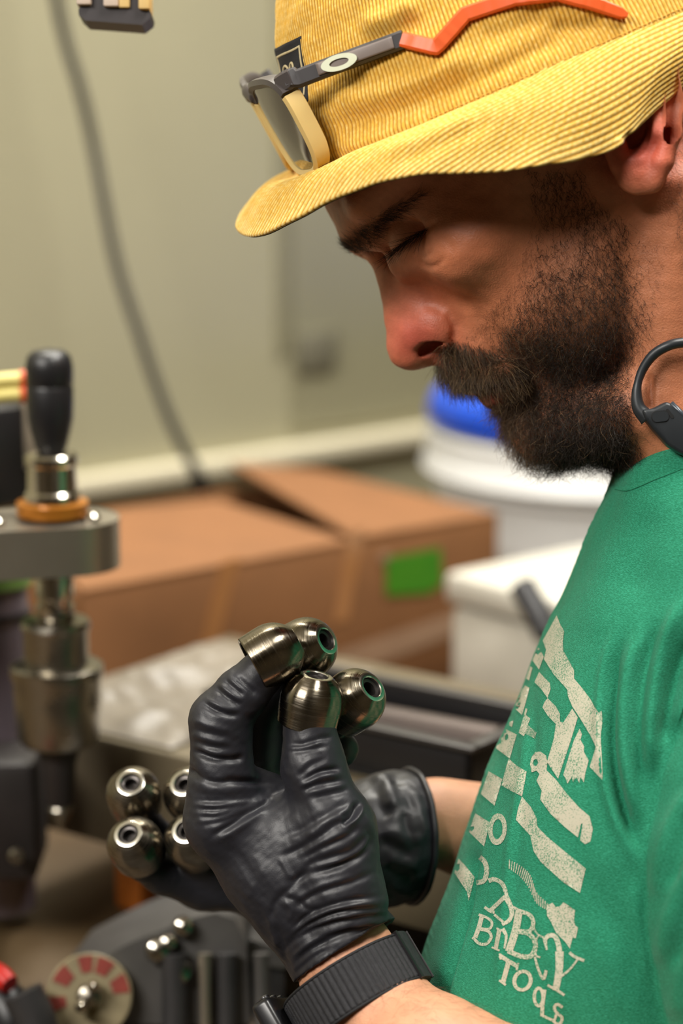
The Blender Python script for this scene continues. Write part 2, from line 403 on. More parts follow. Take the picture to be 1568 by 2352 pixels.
# ------------------------------------------------------------------ cable on the wall and hanging plug
M_cable = mat('cable rubber', (58, 56, 50), rough=0.5, vary=0.05)
cp = [P(118, -160, 1.77), P(128, -20, 1.78), P(150, 90, 1.79), P(186, 210, 1.80), P(214, 330, 1.81), P(240, 470, 1.815), P(272, 620, 1.82), P(318, 760, 1.825),
      P(358, 880, 1.83), P(402, 990, 1.835), P(455, 1095, 1.845), P(466, 1150, 1.86), P(468, 1300, 1.87)]
cable = thing('wall_cable', 'dark grey rubber cable hanging down in front of the beige wall', 'cable', cp[0])
MB().tube(catmull(cp, 90), 0.0043, 14).build('cable', M_cable, cable)
MB().tube(catmull(cp[9:12], 12)[5:10], 0.0062, 14).build('sleeve', M_blk, cable)
MB().tube(catmull([cp[0], cp[0] + np.array([-0.01, 0, 0.4]), np.array([cp[0][0] - 0.02, cp[0][1], ZC])], 20), 0.0043, 12).build('riser', M_cable, cable)

M_cream = mat('cream plastic', (216, 184, 122), rough=0.45)
M_cream2 = mat('pinkish cream plastic', (200, 182, 166), rough=0.45)
M_hous = mat('plug housing', (44, 38, 40), rough=0.5, vary=0.06)
D_ = 1.06
def PB(x0, x1, y0, y1, d0, d1, bev=0.0008):
    c = (P(x0, y0, (d0 + d1) / 2) + P(x1, y1, (d0 + d1) / 2)) / 2
    k = (d0 + d1) / 2 / F
    return MB().box(c, ((x1 - x0) * k, d1 - d0, (y1 - y0) * k), np.array([RIGHT, FWD, UP]), bev)
r = thing('hanging_connector', 'black connector block with cream prongs hanging at the top of the wall', 'connector', P(262, 50, D_))
poly = [P(x, y, D_) for x, y in [(180, 22), (181, 34), (196, 47), (326, 57), (345, 42), (347, 30), (320, -10), (200, -10)]]
MB().prism(poly, FWD * 0.02).build('housing', M_hous, r, smooth=False)
PB(181, 214, -120, 21, D_ - 0.003, D_ + 0.017).build('prong', M_cream2, r)
PB(242, 276, -120, 25, D_ - 0.003, D_ + 0.017).build('prong', M_cream2, r)
PB(276, 302, -120, 28, D_ - 0.002, D_ + 0.018).build('prong', M_cream, r)
PB(322, 347, -120, 31, D_ - 0.003, D_ + 0.017).build('prong', M_cream, r)
PB(304, 316, -120, 16, D_ + 0.004, D_ + 0.014).build('contact', mat('grey contact', (120, 124, 104), rough=0.4, metal=0.3), r)
PB(178, 350, -180, -110, D_ - 0.006, D_ + 0.02, 0.003).build('cap', M_hous, r)
top = P(262, -180, D_ + 0.007)
MB().tube(catmull([top, top + np.array([0, 0, 0.3]), np.array([top[0], top[1], ZC])], 20), 0.004, 12).build('cord', M_blk, r)
# ------------------------------------------------------------------ spindle machine at the left
M_chrome = mat('bright steel', (190, 184, 172), metal=1.0, rough=0.16, rvary=0.08, vscale=60)
M_steel = mat('satin steel', (150, 144, 132), metal=1.0, rough=0.3, rvary=0.1, vscale=60)
M_alu = mat('brushed aluminium', (158, 150, 136), metal=0.85, rough=0.38, vary=0.06)
M_brass = mat('amber brass', (178, 112, 34), metal=0.5, rough=0.4, vary=0.1)
M_hose = mat('yellow hose', (206, 192, 116), rough=0.4, vary=0.04)
M_redc = mat('red collar', (196, 74, 32), rough=0.4)
DS = 1.26; kS = DS / F
def sp_c(px, py): return P(px, py, DS)
base = sp_c(138, 1850)
axis = np.array([0, 0, 1.0])
x_axis, y_axis = base[0], base[1]
def zpx(py, px=138):
    a = P(px, py, 1.0) - CAM; t = math.hypot(*(np.array([x_axis, y_axis]) - CAM[:2])) / math.hypot(a[0], a[1]); return CAM[2] + a[2] * t
def SPX(py): return np.array([x_axis, y_axis, zpx(py)])
sm = thing('tapping_machine', 'chrome spindle machine with black knob and drill chuck by the cardboard box', 'machine', np.array([x_axis, y_axis, BZ]))
def lat(name, m, prof, par=None, n=40):
    """prof: (radius px, py) from bottom to top"""
    return MB().lathe([(rr * kS, zpx(yy) - BZ) for rr, yy in prof], np.array([x_axis, y_axis, BZ]), n=n).build(name, m, par or sm)
knob = lat('knob', M_blk, [(34, 1030), (38, 1015), (46, 985), (51, 960), (53, 890), (50, 884), (53, 878), (53, 840), (48, 818), (36, 806), (10, 801)])
lat('neck', M_dark, [(30, 1052), (30, 1025)])
lat('collar', M_chrome, [(58, 1150), (62, 1146), (62, 1130), (56, 1124), (55, 1068), (60, 1062), (60, 1046), (54, 1040), (40, 1038)])
lat('brass_plate', M_brass, [(80, 1180), (80, 1152), (60, 1148)])
lat('washer', M_dark, [(66, 1192), (66, 1178)])
# aluminium arm with rounded end
a0 = SPX(1245); hz = (zpx(1190) - zpx(1300)) / 2
adir = np.array([-math.cos(math.radians(14)), -math.sin(math.radians(14)), 0]); an = np.array([-adir[1], adir[0], 0])
poly = []
for t in np.linspace(-math.pi / 2, math.pi / 2, 13): poly.append(a0 - adir * (0.008 + 0.026 * math.cos(t)) + an * 0.026 * math.sin(t))
poly += [a0 + adir * 0.26 + an * 0.026, a0 + adir * 0.26 - an * 0.026]
poly = [p - np.array([0, 0, hz]) for p in poly]
MB().prism(poly, (0, 0, 2 * hz)).build('arm', M_alu, sm, sharp=30)
for o_ in (-0.018, 0.03): MB().lathe([(0.0045, 0), (0.0045, 0.003), (0.003, 0.0045)], a0 + adir * o_ + an * 0.012 + np.array([0, 0, hz]), n=14).build('cap_screw', M_chrome, sm)
lat('spindle', M_chrome, [(40, 1420), (44, 1410), (44, 1388), (38, 1384), (38, 1372), (44, 1368), (44, 1310), (38, 1300)])
lat('collet', M_steel, [(62, 1535), (70, 1528), (74, 1500), (74, 1450), (80, 1436), (76, 1424), (46, 1418)])
lat('chuck', M_steel, [(60, 1712), (84, 1704), (94, 1690), (98, 1600), (100, 1560), (106, 1548), (106, 1528), (96, 1522), (60, 1520)])
lat('chuck_jaw', M_dark, [(26, 1850), (34, 1840), (38, 1760), (50, 1705)])
lat('drill_tip', M_steel, [(6, 1905), (20, 1880), (30, 1855), (24, 1845)])
# column and motor at the frame's left edge
cxy = P(5, 1400, 1.30); 
MB().lathe([(0.018, BZ + 0.01), (0.018, 1.20)], np.array([cxy[0] - 0.004, cxy[1], 0]), n=32).build('column', mat('mauve column enamel', (120, 108, 116), rough=0.35, metal=0.3), sm)
MB().lathe([(0.0195, 1.176), (0.0195, 1.179)], np.array([cxy[0] - 0.004, cxy[1], 0]), n=32).build('column_ring', M_dark, sm)
MB().lathe([(0.0205, 1.193), (0.0205, 1.206), (0.016, 1.209)], np.array([cxy[0] - 0.004, cxy[1], 0]), n=32).build('column_cap', mat('green cap', (104, 132, 66), rough=0.4), sm)
bc_ = P(0, 1840, 1.29)
MB().box(np.array([bc_[0] - 0.020, bc_[1], 1.077]), (0.085, 0.05, 0.066), np.array([RIGHT, [0, 1, 0], [0, 0, 1]]), 0.006).build('base', M_dark, sm)
MB().lathe([(0.004, 0), (0.004, 0.002), (0.002, 0.004)], P(38, 1965, 1.262), -FWD, n=14).build('foot_bolt', M_steel, sm)
mc = P(-30, 1030, 1.33)
MB().box(mc, (0.045, 0.06, 0.055), EAX, 0.004).build('motor', M_blk, sm)
MB().box(P(70, 985, 1.31), (0.008, 0.01, 0.045), EAX, 0.002).build('bracket', mat('bracket grey', (140, 128, 112), rough=0.5), sm)
# two air hoses with red collars running into the knob
for i, (yy0, yy1) in enumerate([(888, 868), (922, 903)]):
    h0, h1 = P(-140, yy0 + 18, 1.24), P(92, yy1, 1.25)
    pts = catmull([h0, (h0 + h1) / 2 + np.array([0, 0, 0.002]), h1], 16)
    hs = MB().tube(pts[:13], 0.0040, 14).build('hose', M_hose, sm)
    MB().tube(pts[12:15], 0.0047, 14).build('collar_ring', M_redc, hs)
    MB().tube([pts[14], pts[15], SPX(yy1)], 0.0040, 14).build('hose_fitting', M_brass, hs)

# ------------------------------------------------------------------ grey clamping fixture at the bottom left
M_cast = mat('grey hammertone casting', (92, 90, 88), rough=0.42, metal=0.35, vary=0.12, vscale=50, bump=0.15)
M_cast2 = mat('dark grey casting', (60, 59, 60), rough=0.45, metal=0.3, vary=0.15, vscale=50)
M_lab = mat('cream label print', (140, 128, 98), rough=0.5, vary=0.15, vscale=80)
M_lred = mat('faded red print', (134, 54, 44), rough=0.5, vary=0.15, vscale=80)
DV = 1.2
vb = P(330, 2352, DV)
def V(px, py, d=DV): return P(px, py, d)
vx = thing('clamping_fixture', 'grey cast clamping fixture with bolts and a round red and cream label', 'fixture', np.array([vb[0], vb[1], BZ]))
low = 2354
body = [V(x, y) for x, y in [(130, low), (128, 2300), (190, 2222), (300, 2165), (430, 2112), (495, 2096), (540, 2112), (562, 2160), (575, low)]]
MB().prism(body, (0, 0.05, 0)).build('body', M_cast, vx, sharp=50)
bar = [V(x, y, DV + 0.012) for x, y in [(560, 2178), (575, 2158), (650, 2180), (668, 2196), (664, 2222), (650, 2226), (560, 2206)]]
MB().prism(bar, (0, 0.03, 0)).build('cross_bar', M_cast, vx, sharp=50)
MB().prism([V(x, y, DV + 0.016) for x, y in [(560, 2205), (655, 2226), (650, 2330), (560, 2330)]], (0, 0.03, 0)).build('side_frame', M_cast2, vx)
def disc(px, py, r_px, d, th, m, name, par, n=40, tilt=(0.12, 0.18)):
    a = -FWD + RIGHT * tilt[0] + UP * tilt[1]; a /= np.linalg.norm(a)
    rr = r_px * d / F
    return MB().lathe([(rr, -th), (rr, 0), (rr * 0.97, 0.0006)], P(px, py, d), a, n).build(name, m, par)
ld = disc(205, 2288, 98, DV - 0.012, 0.012, M_lab, 'label_disc', vx)
a_ = -FWD + RIGHT * 0.12 + UP * 0.18; a_ /= np.linalg.norm(a_)
tx = np.cross(np.array([0, 0, 1.0]), a_); tx /= np.linalg.norm(tx); ty = np.cross(a_, tx)
cen = P(205, 2288, DV - 0.012) + a_ * 0.0007
for (t0_, t1_) in [(0.25, 0.72), (0.85, 1.25), (-0.55, -0.05), (1.6, 2.1), (2.5, 2.9)]:
    ri, ro = 54 * DV / F, 91 * DV / F
    tt = np.linspace(t0_, t1_, 9) * 1.0 + 0.6
    poly = [cen + (tx * math.cos(t) + ty * math.sin(t)) * ro for t in tt] + [cen + (tx * math.cos(t) + ty * math.sin(t)) * ri for t in tt[::-1]]
    MB().prism(poly, a_ * 0.0005).build('red_band', M_lred, ld, smooth=False)
for px, py, rp in [(205, 2288, 30)]:
    MB().lathe([(rp * DV / F, 0), (rp * DV / F, 0.004), (rp * 0.8 * DV / F, 0.007), (0.001, 0.0085)], cen + a_ * 0.0005, a_, 24).build('hub_nut', M_steel, vx)
for px, py, rp, dd in [(212, 2266, 14, DV - 0.018), (186, 2312, 15, DV - 0.024), (362, 2182, 30, DV - 0.004), (408, 2232, 34, DV - 0.004), (385, 2165, 22, DV - 0.002), (420, 2128, 24, DV - 0.002)]:
    MB().lathe([(rp * DV / F, -0.004), (rp * DV / F, 0.003), (rp * .8 * DV / F, 0.006), (rp * .3 * DV / F, 0.0075)], P(px, py, dd), a_, 20).build('bolt', M_chrome, vx)
for px0, w, m_ in [(470, 16, M_alu), (520, 22, M_cast2), (400, 30, M_cast2), (600, 18, M_cast)]:
    MB().tube([V(px0, 2190, DV - 0.006), V(px0 + 2, 2356, DV - 0.006)], w * DV / F, 20).build('post', m_, vx)
# red handled tool in the corner
rt = thing('red_handled_tool', 'red and black tool handle in the corner beside the round label', 'tool', P(0, 2400, 1.17) * np.array([1, 1, 0]) + np.array([0, 0, BZ]))
MB().tube(catmull([P(-180, 2262, 1.2), P(-100, 2236, 1.19), P(-45, 2230, 1.18), P(-5, 2238, 1.175), P(22, 2262, 1.17)], 24), np.linspace(0.007, 0.005, 24), 18).build('handle', mat('red plastic', (190, 30, 24), rough=0.35), rt)
MB().tube(catmull([P(-60, 2310, 1.19), P(0, 2300, 1.185), P(28, 2345, 1.18), P(38, 2395, 1.18)], 20), 0.012, 16).build('shank', M_blk, rt)
MB().tube(catmull([P(52, 2280, 1.17), P(80, 2340, 1.17), P(94, 2400, 1.17)], 12), 0.010, 16).build('guard', M_cast2, rt)
# ------------------------------------------------------------------ signed distance modelling (millimetres of the subject frame)
class SDF:
    def __init__(s, lo, hi, h):
        s.h = h; s.lo = np.asarray(lo, float); s.n = np.ceil((np.asarray(hi, float) - s.lo) / h).astype(int) + 1
        s.f = np.full(s.n, 30.0, np.float32)
    def sub(s, lo, hi, pad):
        i0 = np.clip(np.floor((np.asarray(lo) - pad - s.lo) / s.h).astype(int), 0, s.n)
        i1 = np.clip(np.ceil((np.asarray(hi) + pad - s.lo) / s.h).astype(int) + 1, 0, s.n)
        sl = tuple(slice(a, b) for a, b in zip(i0, i1))
        ax = [(s.lo[k] + np.arange(i0[k], i1[k]) * s.h).astype(np.float32) for k in range(3)]
        return sl, np.stack(np.meshgrid(*ax, indexing='ij'), -1)
    def put(s, d, sl, k, op):
        a = s.f[sl]
        if op == '+':
            if k <= 0: s.f[sl] = np.minimum(a, d)
            else:
                h = np.clip(0.5 + 0.5 * (a - d) / k, 0, 1); s.f[sl] = a + (d - a) * h - k * h * (1 - h)
        else:
            d = -d
            if k <= 0: s.f[sl] = np.maximum(a, d)
            else:
                h = np.clip(0.5 - 0.5 * (a - d) / k, 0, 1); s.f[sl] = a + (d - a) * h + k * h * (1 - h)
    def ell(s, c, r, R=None, k=3.0, op='+', cut=None):
        c = np.asarray(c, float); r = np.asarray(r, float); m = r.max()
        sl, p = s.sub(c - m, c + m, k * 2 + 6)
        if p.size == 0: return s
        w = (p - c.astype(np.float32))
        if R is not None: w = w @ np.asarray(R, np.float32).T
        k0 = np.linalg.norm(w / r.astype(np.float32), axis=-1); k1 = np.linalg.norm(w / (r * r).astype(np.float32), axis=-1)
        d = k0 * (k0 - 1) / np.maximum(k1, 1e-6)
        if cut is not None: d = np.maximum(d, (p - np.asarray(cut[0], np.float32)) @ np.asarray(cut[1], np.float32))
        s.put(d, sl, k, op); return s
    def cap(s, a, b, ra, rb, k=3.0, op='+', flat=None):
        a = np.asarray(a, float); b = np.asarray(b, float); m = max(ra, rb)
        sl, p = s.sub(np.minimum(a, b) - m, np.maximum(a, b) + m, k * 2 + 6)
        if p.size == 0: return s
        ab = (b - a).astype(np.float32); w = p - a.astype(np.float32)
        t = np.clip((w @ ab) / float(ab @ ab), 0, 1)
        w = w - t[..., None] * ab
        if flat is not None:                       # squash along a direction: (dir, factor)
            n_ = np.asarray(flat[0], np.float32); n_ /= np.linalg.norm(n_)
            w = w + (w @ n_)[..., None] * n_ * (1 / flat[1] - 1)
        d = np.linalg.norm(w, axis=-1) - (ra + t * (rb - ra))
        s.put(d, sl, k, op); return s
    def chain(s, pts, rad, k=3.0, op='+', **kw):
        for i in range(len(pts) - 1): s.cap(pts[i], pts[i + 1], rad[i], rad[i + 1], k, op, **kw)
        return s
    def mesh(s):
        return surface_nets(s.f, s.lo, s.h)
    def grad(s, p):
        g = (p - s.lo) / s.h; i = np.clip(np.floor(g).astype(int), 1, s.n - 3); out = np.zeros_like(p)
        for a in range(3):
            e = np.zeros(3, int); e[a] = 1; ip = i + e; im = i - e
            out[:, a] = s.f[ip[:, 0], ip[:, 1], ip[:, 2]] - s.f[im[:, 0], im[:, 1], im[:, 2]]
        return out / np.maximum(np.linalg.norm(out, axis=1)[:, None], 1e-9)

def surface_nets(f, lo, h):
    nx, ny, nz = f.shape; ins = f < 0
    c = np.zeros((nx - 1, ny - 1, nz - 1), np.uint8)
    for dx in (0, 1):
        for dy in (0, 1):
            for dz in (0, 1): c += ins[dx:nx - 1 + dx, dy:ny - 1 + dy, dz:nz - 1 + dz]
    act = (c > 0) & (c < 8)
    I, J, K = np.nonzero(act); n = len(I)
    idx = np.full(act.shape, -1, np.int32); idx[I, J, K] = np.arange(n)
    acc = np.zeros((n, 3)); cnt = np.zeros(n)
    cor = [(a, b, d) for a in (0, 1) for b in (0, 1) for d in (0, 1)]
    val = {o: f[I + o[0], J + o[1], K + o[2]].astype(float) for o in cor}
    for o in cor:
        for ax in range(3):
            if o[ax]: continue
            o2 = list(o); o2[ax] = 1; o2 = tuple(o2)
            a, b = val[o], val[o2]; m = (a < 0) != (b < 0)
            t = np.where(m, a / np.where(m, a - b, 1), 0)
            pt = np.tile(np.array(o, float), (n, 1)); pt[:, ax] += t
            acc[m] += pt[m]; cnt[m] += 1
    V = (np.stack([I, J, K], 1) + acc / cnt[:, None]) * h + lo
    quads = []
    for ax in range(3):
        a = [slice(None)] * 3; b = [slice(None)] * 3
        for o_ in range(3):
            if o_ == ax: a[o_] = slice(0, -1); b[o_] = slice(1, None)
            else: a[o_] = slice(1, -1); b[o_] = slice(1, -1)
        A = ins[tuple(a)]; Bm = ins[tuple(b)]
        X = np.argwhere(A != Bm)
        if len(X) == 0: continue
        s_ = A[X[:, 0], X[:, 1], X[:, 2]]
        off = [1, 1, 1]; off[ax] = 0; base = X + np.array(off)
        u, v = (ax + 1) % 3, (ax + 2) % 3
        def at(du, dv):
            g = base.copy(); g[:, u] -= du; g[:, v] -= dv
            return idx[g[:, 0], g[:, 1], g[:, 2]]
        qd = np.stack([at(1, 1), at(0, 1), at(0, 0), at(1, 0)], 1)
        qd[~s_] = qd[~s_][:, ::-1]
        quads.append(qd)
    Q = np.concatenate(quads); Q = Q[(Q >= 0).all(1)]
    return V, Q

def vnormals(V, Q):
    n = np.cross(V[Q[:, 2]] - V[Q[:, 0]], V[Q[:, 3 if Q.shape[1] > 3 else 2]] - V[Q[:, 1]])
    out = np.zeros_like(V)
    for k in range(Q.shape[1]): np.add.at(out, Q[:, k], n)
    return out / np.maximum(np.linalg.norm(out, axis=1)[:, None], 1e-12)

def smooth_mesh(V, Q, it=1, lam=0.5):
    for _ in range(it):
        acc = np.zeros_like(V); cnt = np.zeros(len(V)); k = Q.shape[1]
        for i in range(k):
            a, b = Q[:, i], Q[:, (i + 1) % k]
            np.add.at(acc, a, V[b]); np.add.at(acc, b, V[a]); np.add.at(cnt, a, 1); np.add.at(cnt, b, 1)
        m = cnt > 0
        V = V.copy(); V[m] += lam * (acc[m] / cnt[m][:, None] - V[m])
    return V

def subdivide(V, Q, sel):
    """split the selected quads in four (others keep their corners as n-gon free quads; T-joints stay closed by shared midpoints)"""
    e = np.concatenate([np.sort(Q[:, [i, (i + 1) % 4]], 1) for i in range(4)])
    m = np.concatenate([sel] * 4)
    ue, inv = np.unique(e, axis=0, return_inverse=True); inv = inv.reshape(4, len(Q))
    used = np.zeros(len(ue), bool)
    for i in range(4): used[inv[i][sel]] = True
    mid_id = np.full(len(ue), -1); mid_id[used] = len(V) + np.arange(used.sum())
    mids = (V[ue[used][:, 0]] + V[ue[used][:, 1]]) / 2
    cen_id = len(V) + used.sum() + np.arange(sel.sum()); cens = V[Q[sel]].mean(1)
    Vn = np.concatenate([V, mids, cens]); qs = Q[sel]; out = []
    for i in range(4):
        out.append(np.stack([qs[:, i], mid_id[inv[i][sel]], cen_id, mid_id[inv[(i - 1) % 4][sel]]], 1))
    rest = []
    plain = []
    for qi in np.nonzero(~sel)[0]:
        l = []; any_ = False
        for i in range(4):
            l.append(int(Q[qi, i])); mm = mid_id[inv[i][qi]]
            if mm >= 0: l.append(int(mm)); any_ = True
        (rest if any_ else plain).append(l)
    return Vn, np.concatenate(out), plain, rest

def seg_dist(px, py, poly, amp, wid):
    """nearest distance to a polyline and interpolated amplitude/width; signed side too"""
    poly = np.asarray(poly, float); best = np.full(px.shape, 1e9); A = np.zeros(px.shape); W = np.ones(px.shape); S = np.zeros(px.shape)
    amp = np.broadcast_to(np.asarray(amp, float), (len(poly),)); wid = np.broadcast_to(np.asarray(wid, float), (len(poly),))
    for i in range(len(poly) - 1):
        ax, ay = poly[i]; bx, by = poly[i + 1]; dx, dy = bx - ax, by - ay; l2 = dx * dx + dy * dy + 1e-9
        t = np.clip(((px - ax) * dx + (py - ay) * dy) / l2, 0, 1)
        ex, ey = px - ax - t * dx, py - ay - t * dy
        d = np.hypot(ex, ey); m = d < best
        best = np.where(m, d, best); A = np.where(m, amp[i] + t * (amp[i + 1] - amp[i]), A)
        W = np.where(m, wid[i] + t * (wid[i + 1] - wid[i]), W)
        S = np.where(m, np.sign(dx * ey - dy * ex), S)
    return best, A, W, S

def crease(V, N, lines, facing=0.1):
    """press or raise folds along lines drawn on the side turned to the camera (amp in mm, + raised, - pressed; width in pixels)"""
    px, py = to_px(V); w = np.clip((N[:, 2] + 0.15) / 0.35, 0, 1); off = np.zeros(len(V))
    for L in lines:
        poly = np.asarray(L[0], float); amp, wid = L[1], L[2]; step = L[3] if len(L) > 3 else 0
        if len(poly) > 2: poly = catmull(poly, max(8, len(poly) * 4))
        wm = float(np.max(wid)) * 3.2
        lo, hi = poly.min(0) - wm, poly.max(0) + wm
        m = np.nonzero((px > lo[0]) & (px < hi[0]) & (py > lo[1]) & (py < hi[1]) & (w > 0))[0]
        if len(m) == 0: continue
        k = np.linspace(0, 1, len(poly)); taper = np.clip(np.minimum(k, 1 - k) / 0.22, 0, 1); taper = taper * taper * (3 - 2 * taper)
        d, A, Wd, S = seg_dist(px[m], py[m], poly, amp * taper, wid)
        g = np.exp(-(d / Wd) ** 2)
        if step:                                   # one side falls away steeply: an overlapping fold
            u = S * d / Wd * step
            g = np.where(u > 0, np.exp(-(u / 1.6) ** 2), np.exp(-(u / 0.45) ** 2))
        off[m] += A * g
    return V + N * (off * w)[:, None]

def in_poly(px, py, poly):
    poly = np.asarray(poly, float); r = np.zeros(px.shape, bool); n = len(poly)
    for i in range(n):
        x0, y0 = poly[i]; x1, y1 = poly[(i + 1) % n]
        c = ((y0 > py) != (y1 > py)) & (px < (x1 - x0) * (py - y0) / (y1 - y0 + 1e-12) + x0)
        r ^= c
    return r

def edge_dist(px, py, poly):
    poly = np.asarray(poly, float); return seg_dist(px, py, np.vstack([poly, poly[:1]]), 1, 1)[0]

def fnoise(p, scale, seed=0, octaves=3):
    """cheap smooth value noise from sums of sines"""
    r = np.random.default_rng(seed); out = np.zeros(len(p)); a = 1.0; tot = 0
    for o in range(octaves):
        for _ in range(5):
            k = r.normal(size=3); k /= np.linalg.norm(k)
            out += a * np.sin(p @ k * (2 * math.pi / scale) * (2 ** o) * r.uniform(0.7, 1.3) + r.uniform(0, 6.28)) / 2.2
        tot += a; a *= 0.5
    return out / tot

def strands(roots, dirs, normals, length, segs, curl, flow_w, rad, lift, seed, gravity=None, curl_freq=(0.8, 2.2)):
    """hair strands as thin three-sided tubes; arrays per strand; mm"""
    r = np.random.default_rng(seed); n = len(roots)
    lift = np.broadcast_to(np.asarray(lift, float), (n,))
    pos = roots.copy(); P_ = [pos.copy()]
    a = r.normal(size=(n, 3)); a -= (a * dirs).sum(1)[:, None] * dirs; a /= np.linalg.norm(a, axis=1)[:, None] + 1e-9
    b = np.cross(dirs, a); fr = r.uniform(*curl_freq, n); ph = r.uniform(0, 6.28, n); hand = r.choice([-1, 1], n)
    for k in range(segs):
        t = (k + 0.5) / segs
        ang = ph + hand * fr * 2 * math.pi * t
        cv = a * np.cos(ang)[:, None] + b * np.sin(ang)[:, None]
        d = normals * (lift * (1 - t))[:, None] + dirs * flow_w[:, None] + cv * curl[:, None]
        if gravity is not None: d = d + gravity * t
        d /= np.linalg.norm(d, axis=1)[:, None]
        pos = pos + d * (length / segs)[:, None]; P_.append(pos.copy())
    P_ = np.stack(P_, 1)                                        # n, segs+1, 3
    T = np.gradient(P_, axis=1); T /= np.linalg.norm(T, axis=2)[..., None] + 1e-9
    ref = np.array([0.31, 0.2, 0.93]); x = np.cross(T, ref); x /= np.linalg.norm(x, axis=2)[..., None] + 1e-9; y = np.cross(T, x)
    rr = rad[:, None] * np.linspace(1, 0.35, segs + 1)[None] ** 0.8
    th = np.arange(3) / 3 * 2 * math.pi
    V = P_[:, :, None, :] + rr[..., None, None] * (np.cos(th)[None, None, :, None] * x[:, :, None, :] + np.sin(th)[None, None, :, None] * y[:, :, None, :])
    m = (segs + 1) * 3; fb = []
    for k in range(segs):
        for i in range(3):
            j = (i + 1) % 3; fb.append((k * 3 + i, k * 3 + j, (k + 1) * 3 + j, (k + 1) * 3 + i))
    Fc = (np.array(fb)[None] + (np.arange(n) * m)[:, None, None]).reshape(-1, 4)
    return V.reshape(-1, 3), Fc
# ------------------------------------------------------------------ the man: head, neck, arms
ZS = -40.0                                    # his mid plane lies 40 mm behind the focus plane
C0 = q(1205, 176, ZS)
FD = np.array([-0.766, -0.643, 0]); UD = np.array([-0.643, 0.766, 0]); SD = np.array([0, 0, 1.0])
HR = np.array([FD, UD, SD])
def H(f, u, s): return C0 + FD * f + UD * u + SD * s
def HP(px, py, s): return q(px, py, ZS + s)

hd = SDF((-14, -10, ZS - 84), (206, 236, ZS + 84), 1.1)
hd.ell(H(0, 0, 0), (98, 95, 74), HR, 0)
hd.ell(H(46, -24, 0), (54, 55, 60), HR, 14)
hd.ell(H(72, 2, 0), (30.5, 34, 46), HR, 8)                        # forehead
for s in (1, -1):
    hd.cap(H(96, -6, 9 * s), H(88, 0, 36 * s), 8.5, 8, 7)          # brow ridge
    hd.cap(H(88, 0, 36 * s), H(70, 2, 52 * s), 8, 8, 8)
    hd.ell(H(66, -42, 44 * s), (22, 18, 19), HR, 12)               # cheekbone
    hd.ell(H(42, -74, 34 * s), (38, 40, 22), HR, 14)               # cheek
    hd.cap(H(8, -60, 50 * s), H(66, -112, 18 * s), 15, 13, 16)     # jaw
hd.ell(H(64, -74, 0), (39, 34, 33), HR, 12)                       # upper jaw
hd.ell(H(80, -113, 0), (16, 15, 21), HR, 12)                      # chin
hd.ell(H(36, -98, 0), (48, 24, 38), HR, 14)
hd.cap(HP(1250, 992, 0), HP(1400, 985, 0), 12, 12, 12)              # flesh under the chin
for s in (1, -1): hd.cap(HP(1250, 985, 8 * s), HP(1440, 945, 34 * s), 11, 12, 12)
hd.cap(HP(1046, 838, 0), HP(1086, 872, 0), 6.5, 6, 8)               # upper lip
hd.cap(HP(1660, 480, 0), HP(1745, 1010, 0), 56, 56, 24)           # neck
hd.cap(HP(1745, 1010, 0), HP(1800, 1260, 0), 56, 66, 10)
for s in (1, -1):                                                  # neck muscle
    hd.cap(HP(1560, 430, 58 * s), HP(1510, 1050, 26 * s), 10, 9, 14)
# eye sockets, balls and lids
EYE = HP(966, 541, 31)
for s in (1, -1):
    e = EYE.copy(); e[2] = ZS + s * (EYE[2] - ZS)
    hd.ell(HP(905, 590, 14) * [1, 1, 0] + [0, 0, ZS + 14 * s], (9, 9, 6), HR, 7, '-')
    hd.ell(e + FD * 5 + UD * -1 + SD * 4 * s, (13, 12, 14), HR, 7, '-')
    hd.ell(e, (12.3, 12.3, 12.3), HR, 1.5)
    # upper lid down to the lash margin, lower lid below it
    mn = np.array([0.60, -0.80, 0.0]); m0 = HP(946, 551, 31)
    hd.ell(e, (13.9, 13.9, 13.9), HR, 0.7, cut=(m0, mn))
    hd.ell(e + FD * -1.0, (13.3, 13.3, 13.3), HR, 1.6, cut=(m0 + mn * 0.3, -mn))
    hd.cap(HP(868, 540, 18) * [1, 1, 0] + [0, 0, ZS + 18 * s], HP(985, 452, 46) * [1, 1, 0] + [0, 0, ZS + 46 * s], 5, 6, 6)   # fold under the brow
    hd.cap(HP(930, 606, 22) * [1, 1, 0] + [0, 0, ZS + 22 * s], HP(1015, 570, 44) * [1, 1, 0] + [0, 0, ZS + 44 * s], 6, 7, 6)   # bag under the eye
# nose
br = [(891, 588, 6.6), (912, 640, 7.4), (928, 692, 8.2), (940, 740, 9.4), (950, 786, 10.6)]
hd.chain([HP(x, y, 0) for x, y, r in br], [r for x, y, r in br], 5)
hd.ell(HP(946, 792, 0), (11, 10, 10.5), HR, 3)
hd.cap(HP(936, 812, 0), HP(1002, 806, 0), 5.0, 5.5, 4)            # columella
for s in (1, -1):
    Z_ = lambda x, y, t: q(x, y, ZS) * [1, 1, 0] + [0, 0, ZS + t * s]
    hd.cap(Z_(928, 630, 7), Z_(985, 745, 11), 5.5, 8, 8)
    hd.cap(Z_(955, 768, 8), Z_(1005, 748, 14), 7.5, 7.6, 4)
    hd.ell(Z_(1000, 758, 14), (7, 10, 6.5), HR, 3)
    hd.cap(Z_(962, 812, 12), Z_(1008, 782, 15), 2.2, 3.3, 1.2, '-')
    hd.cap(Z_(968, 806, 7), Z_(1004, 782, 9), 3.0, 3.4, 1.2, '-')
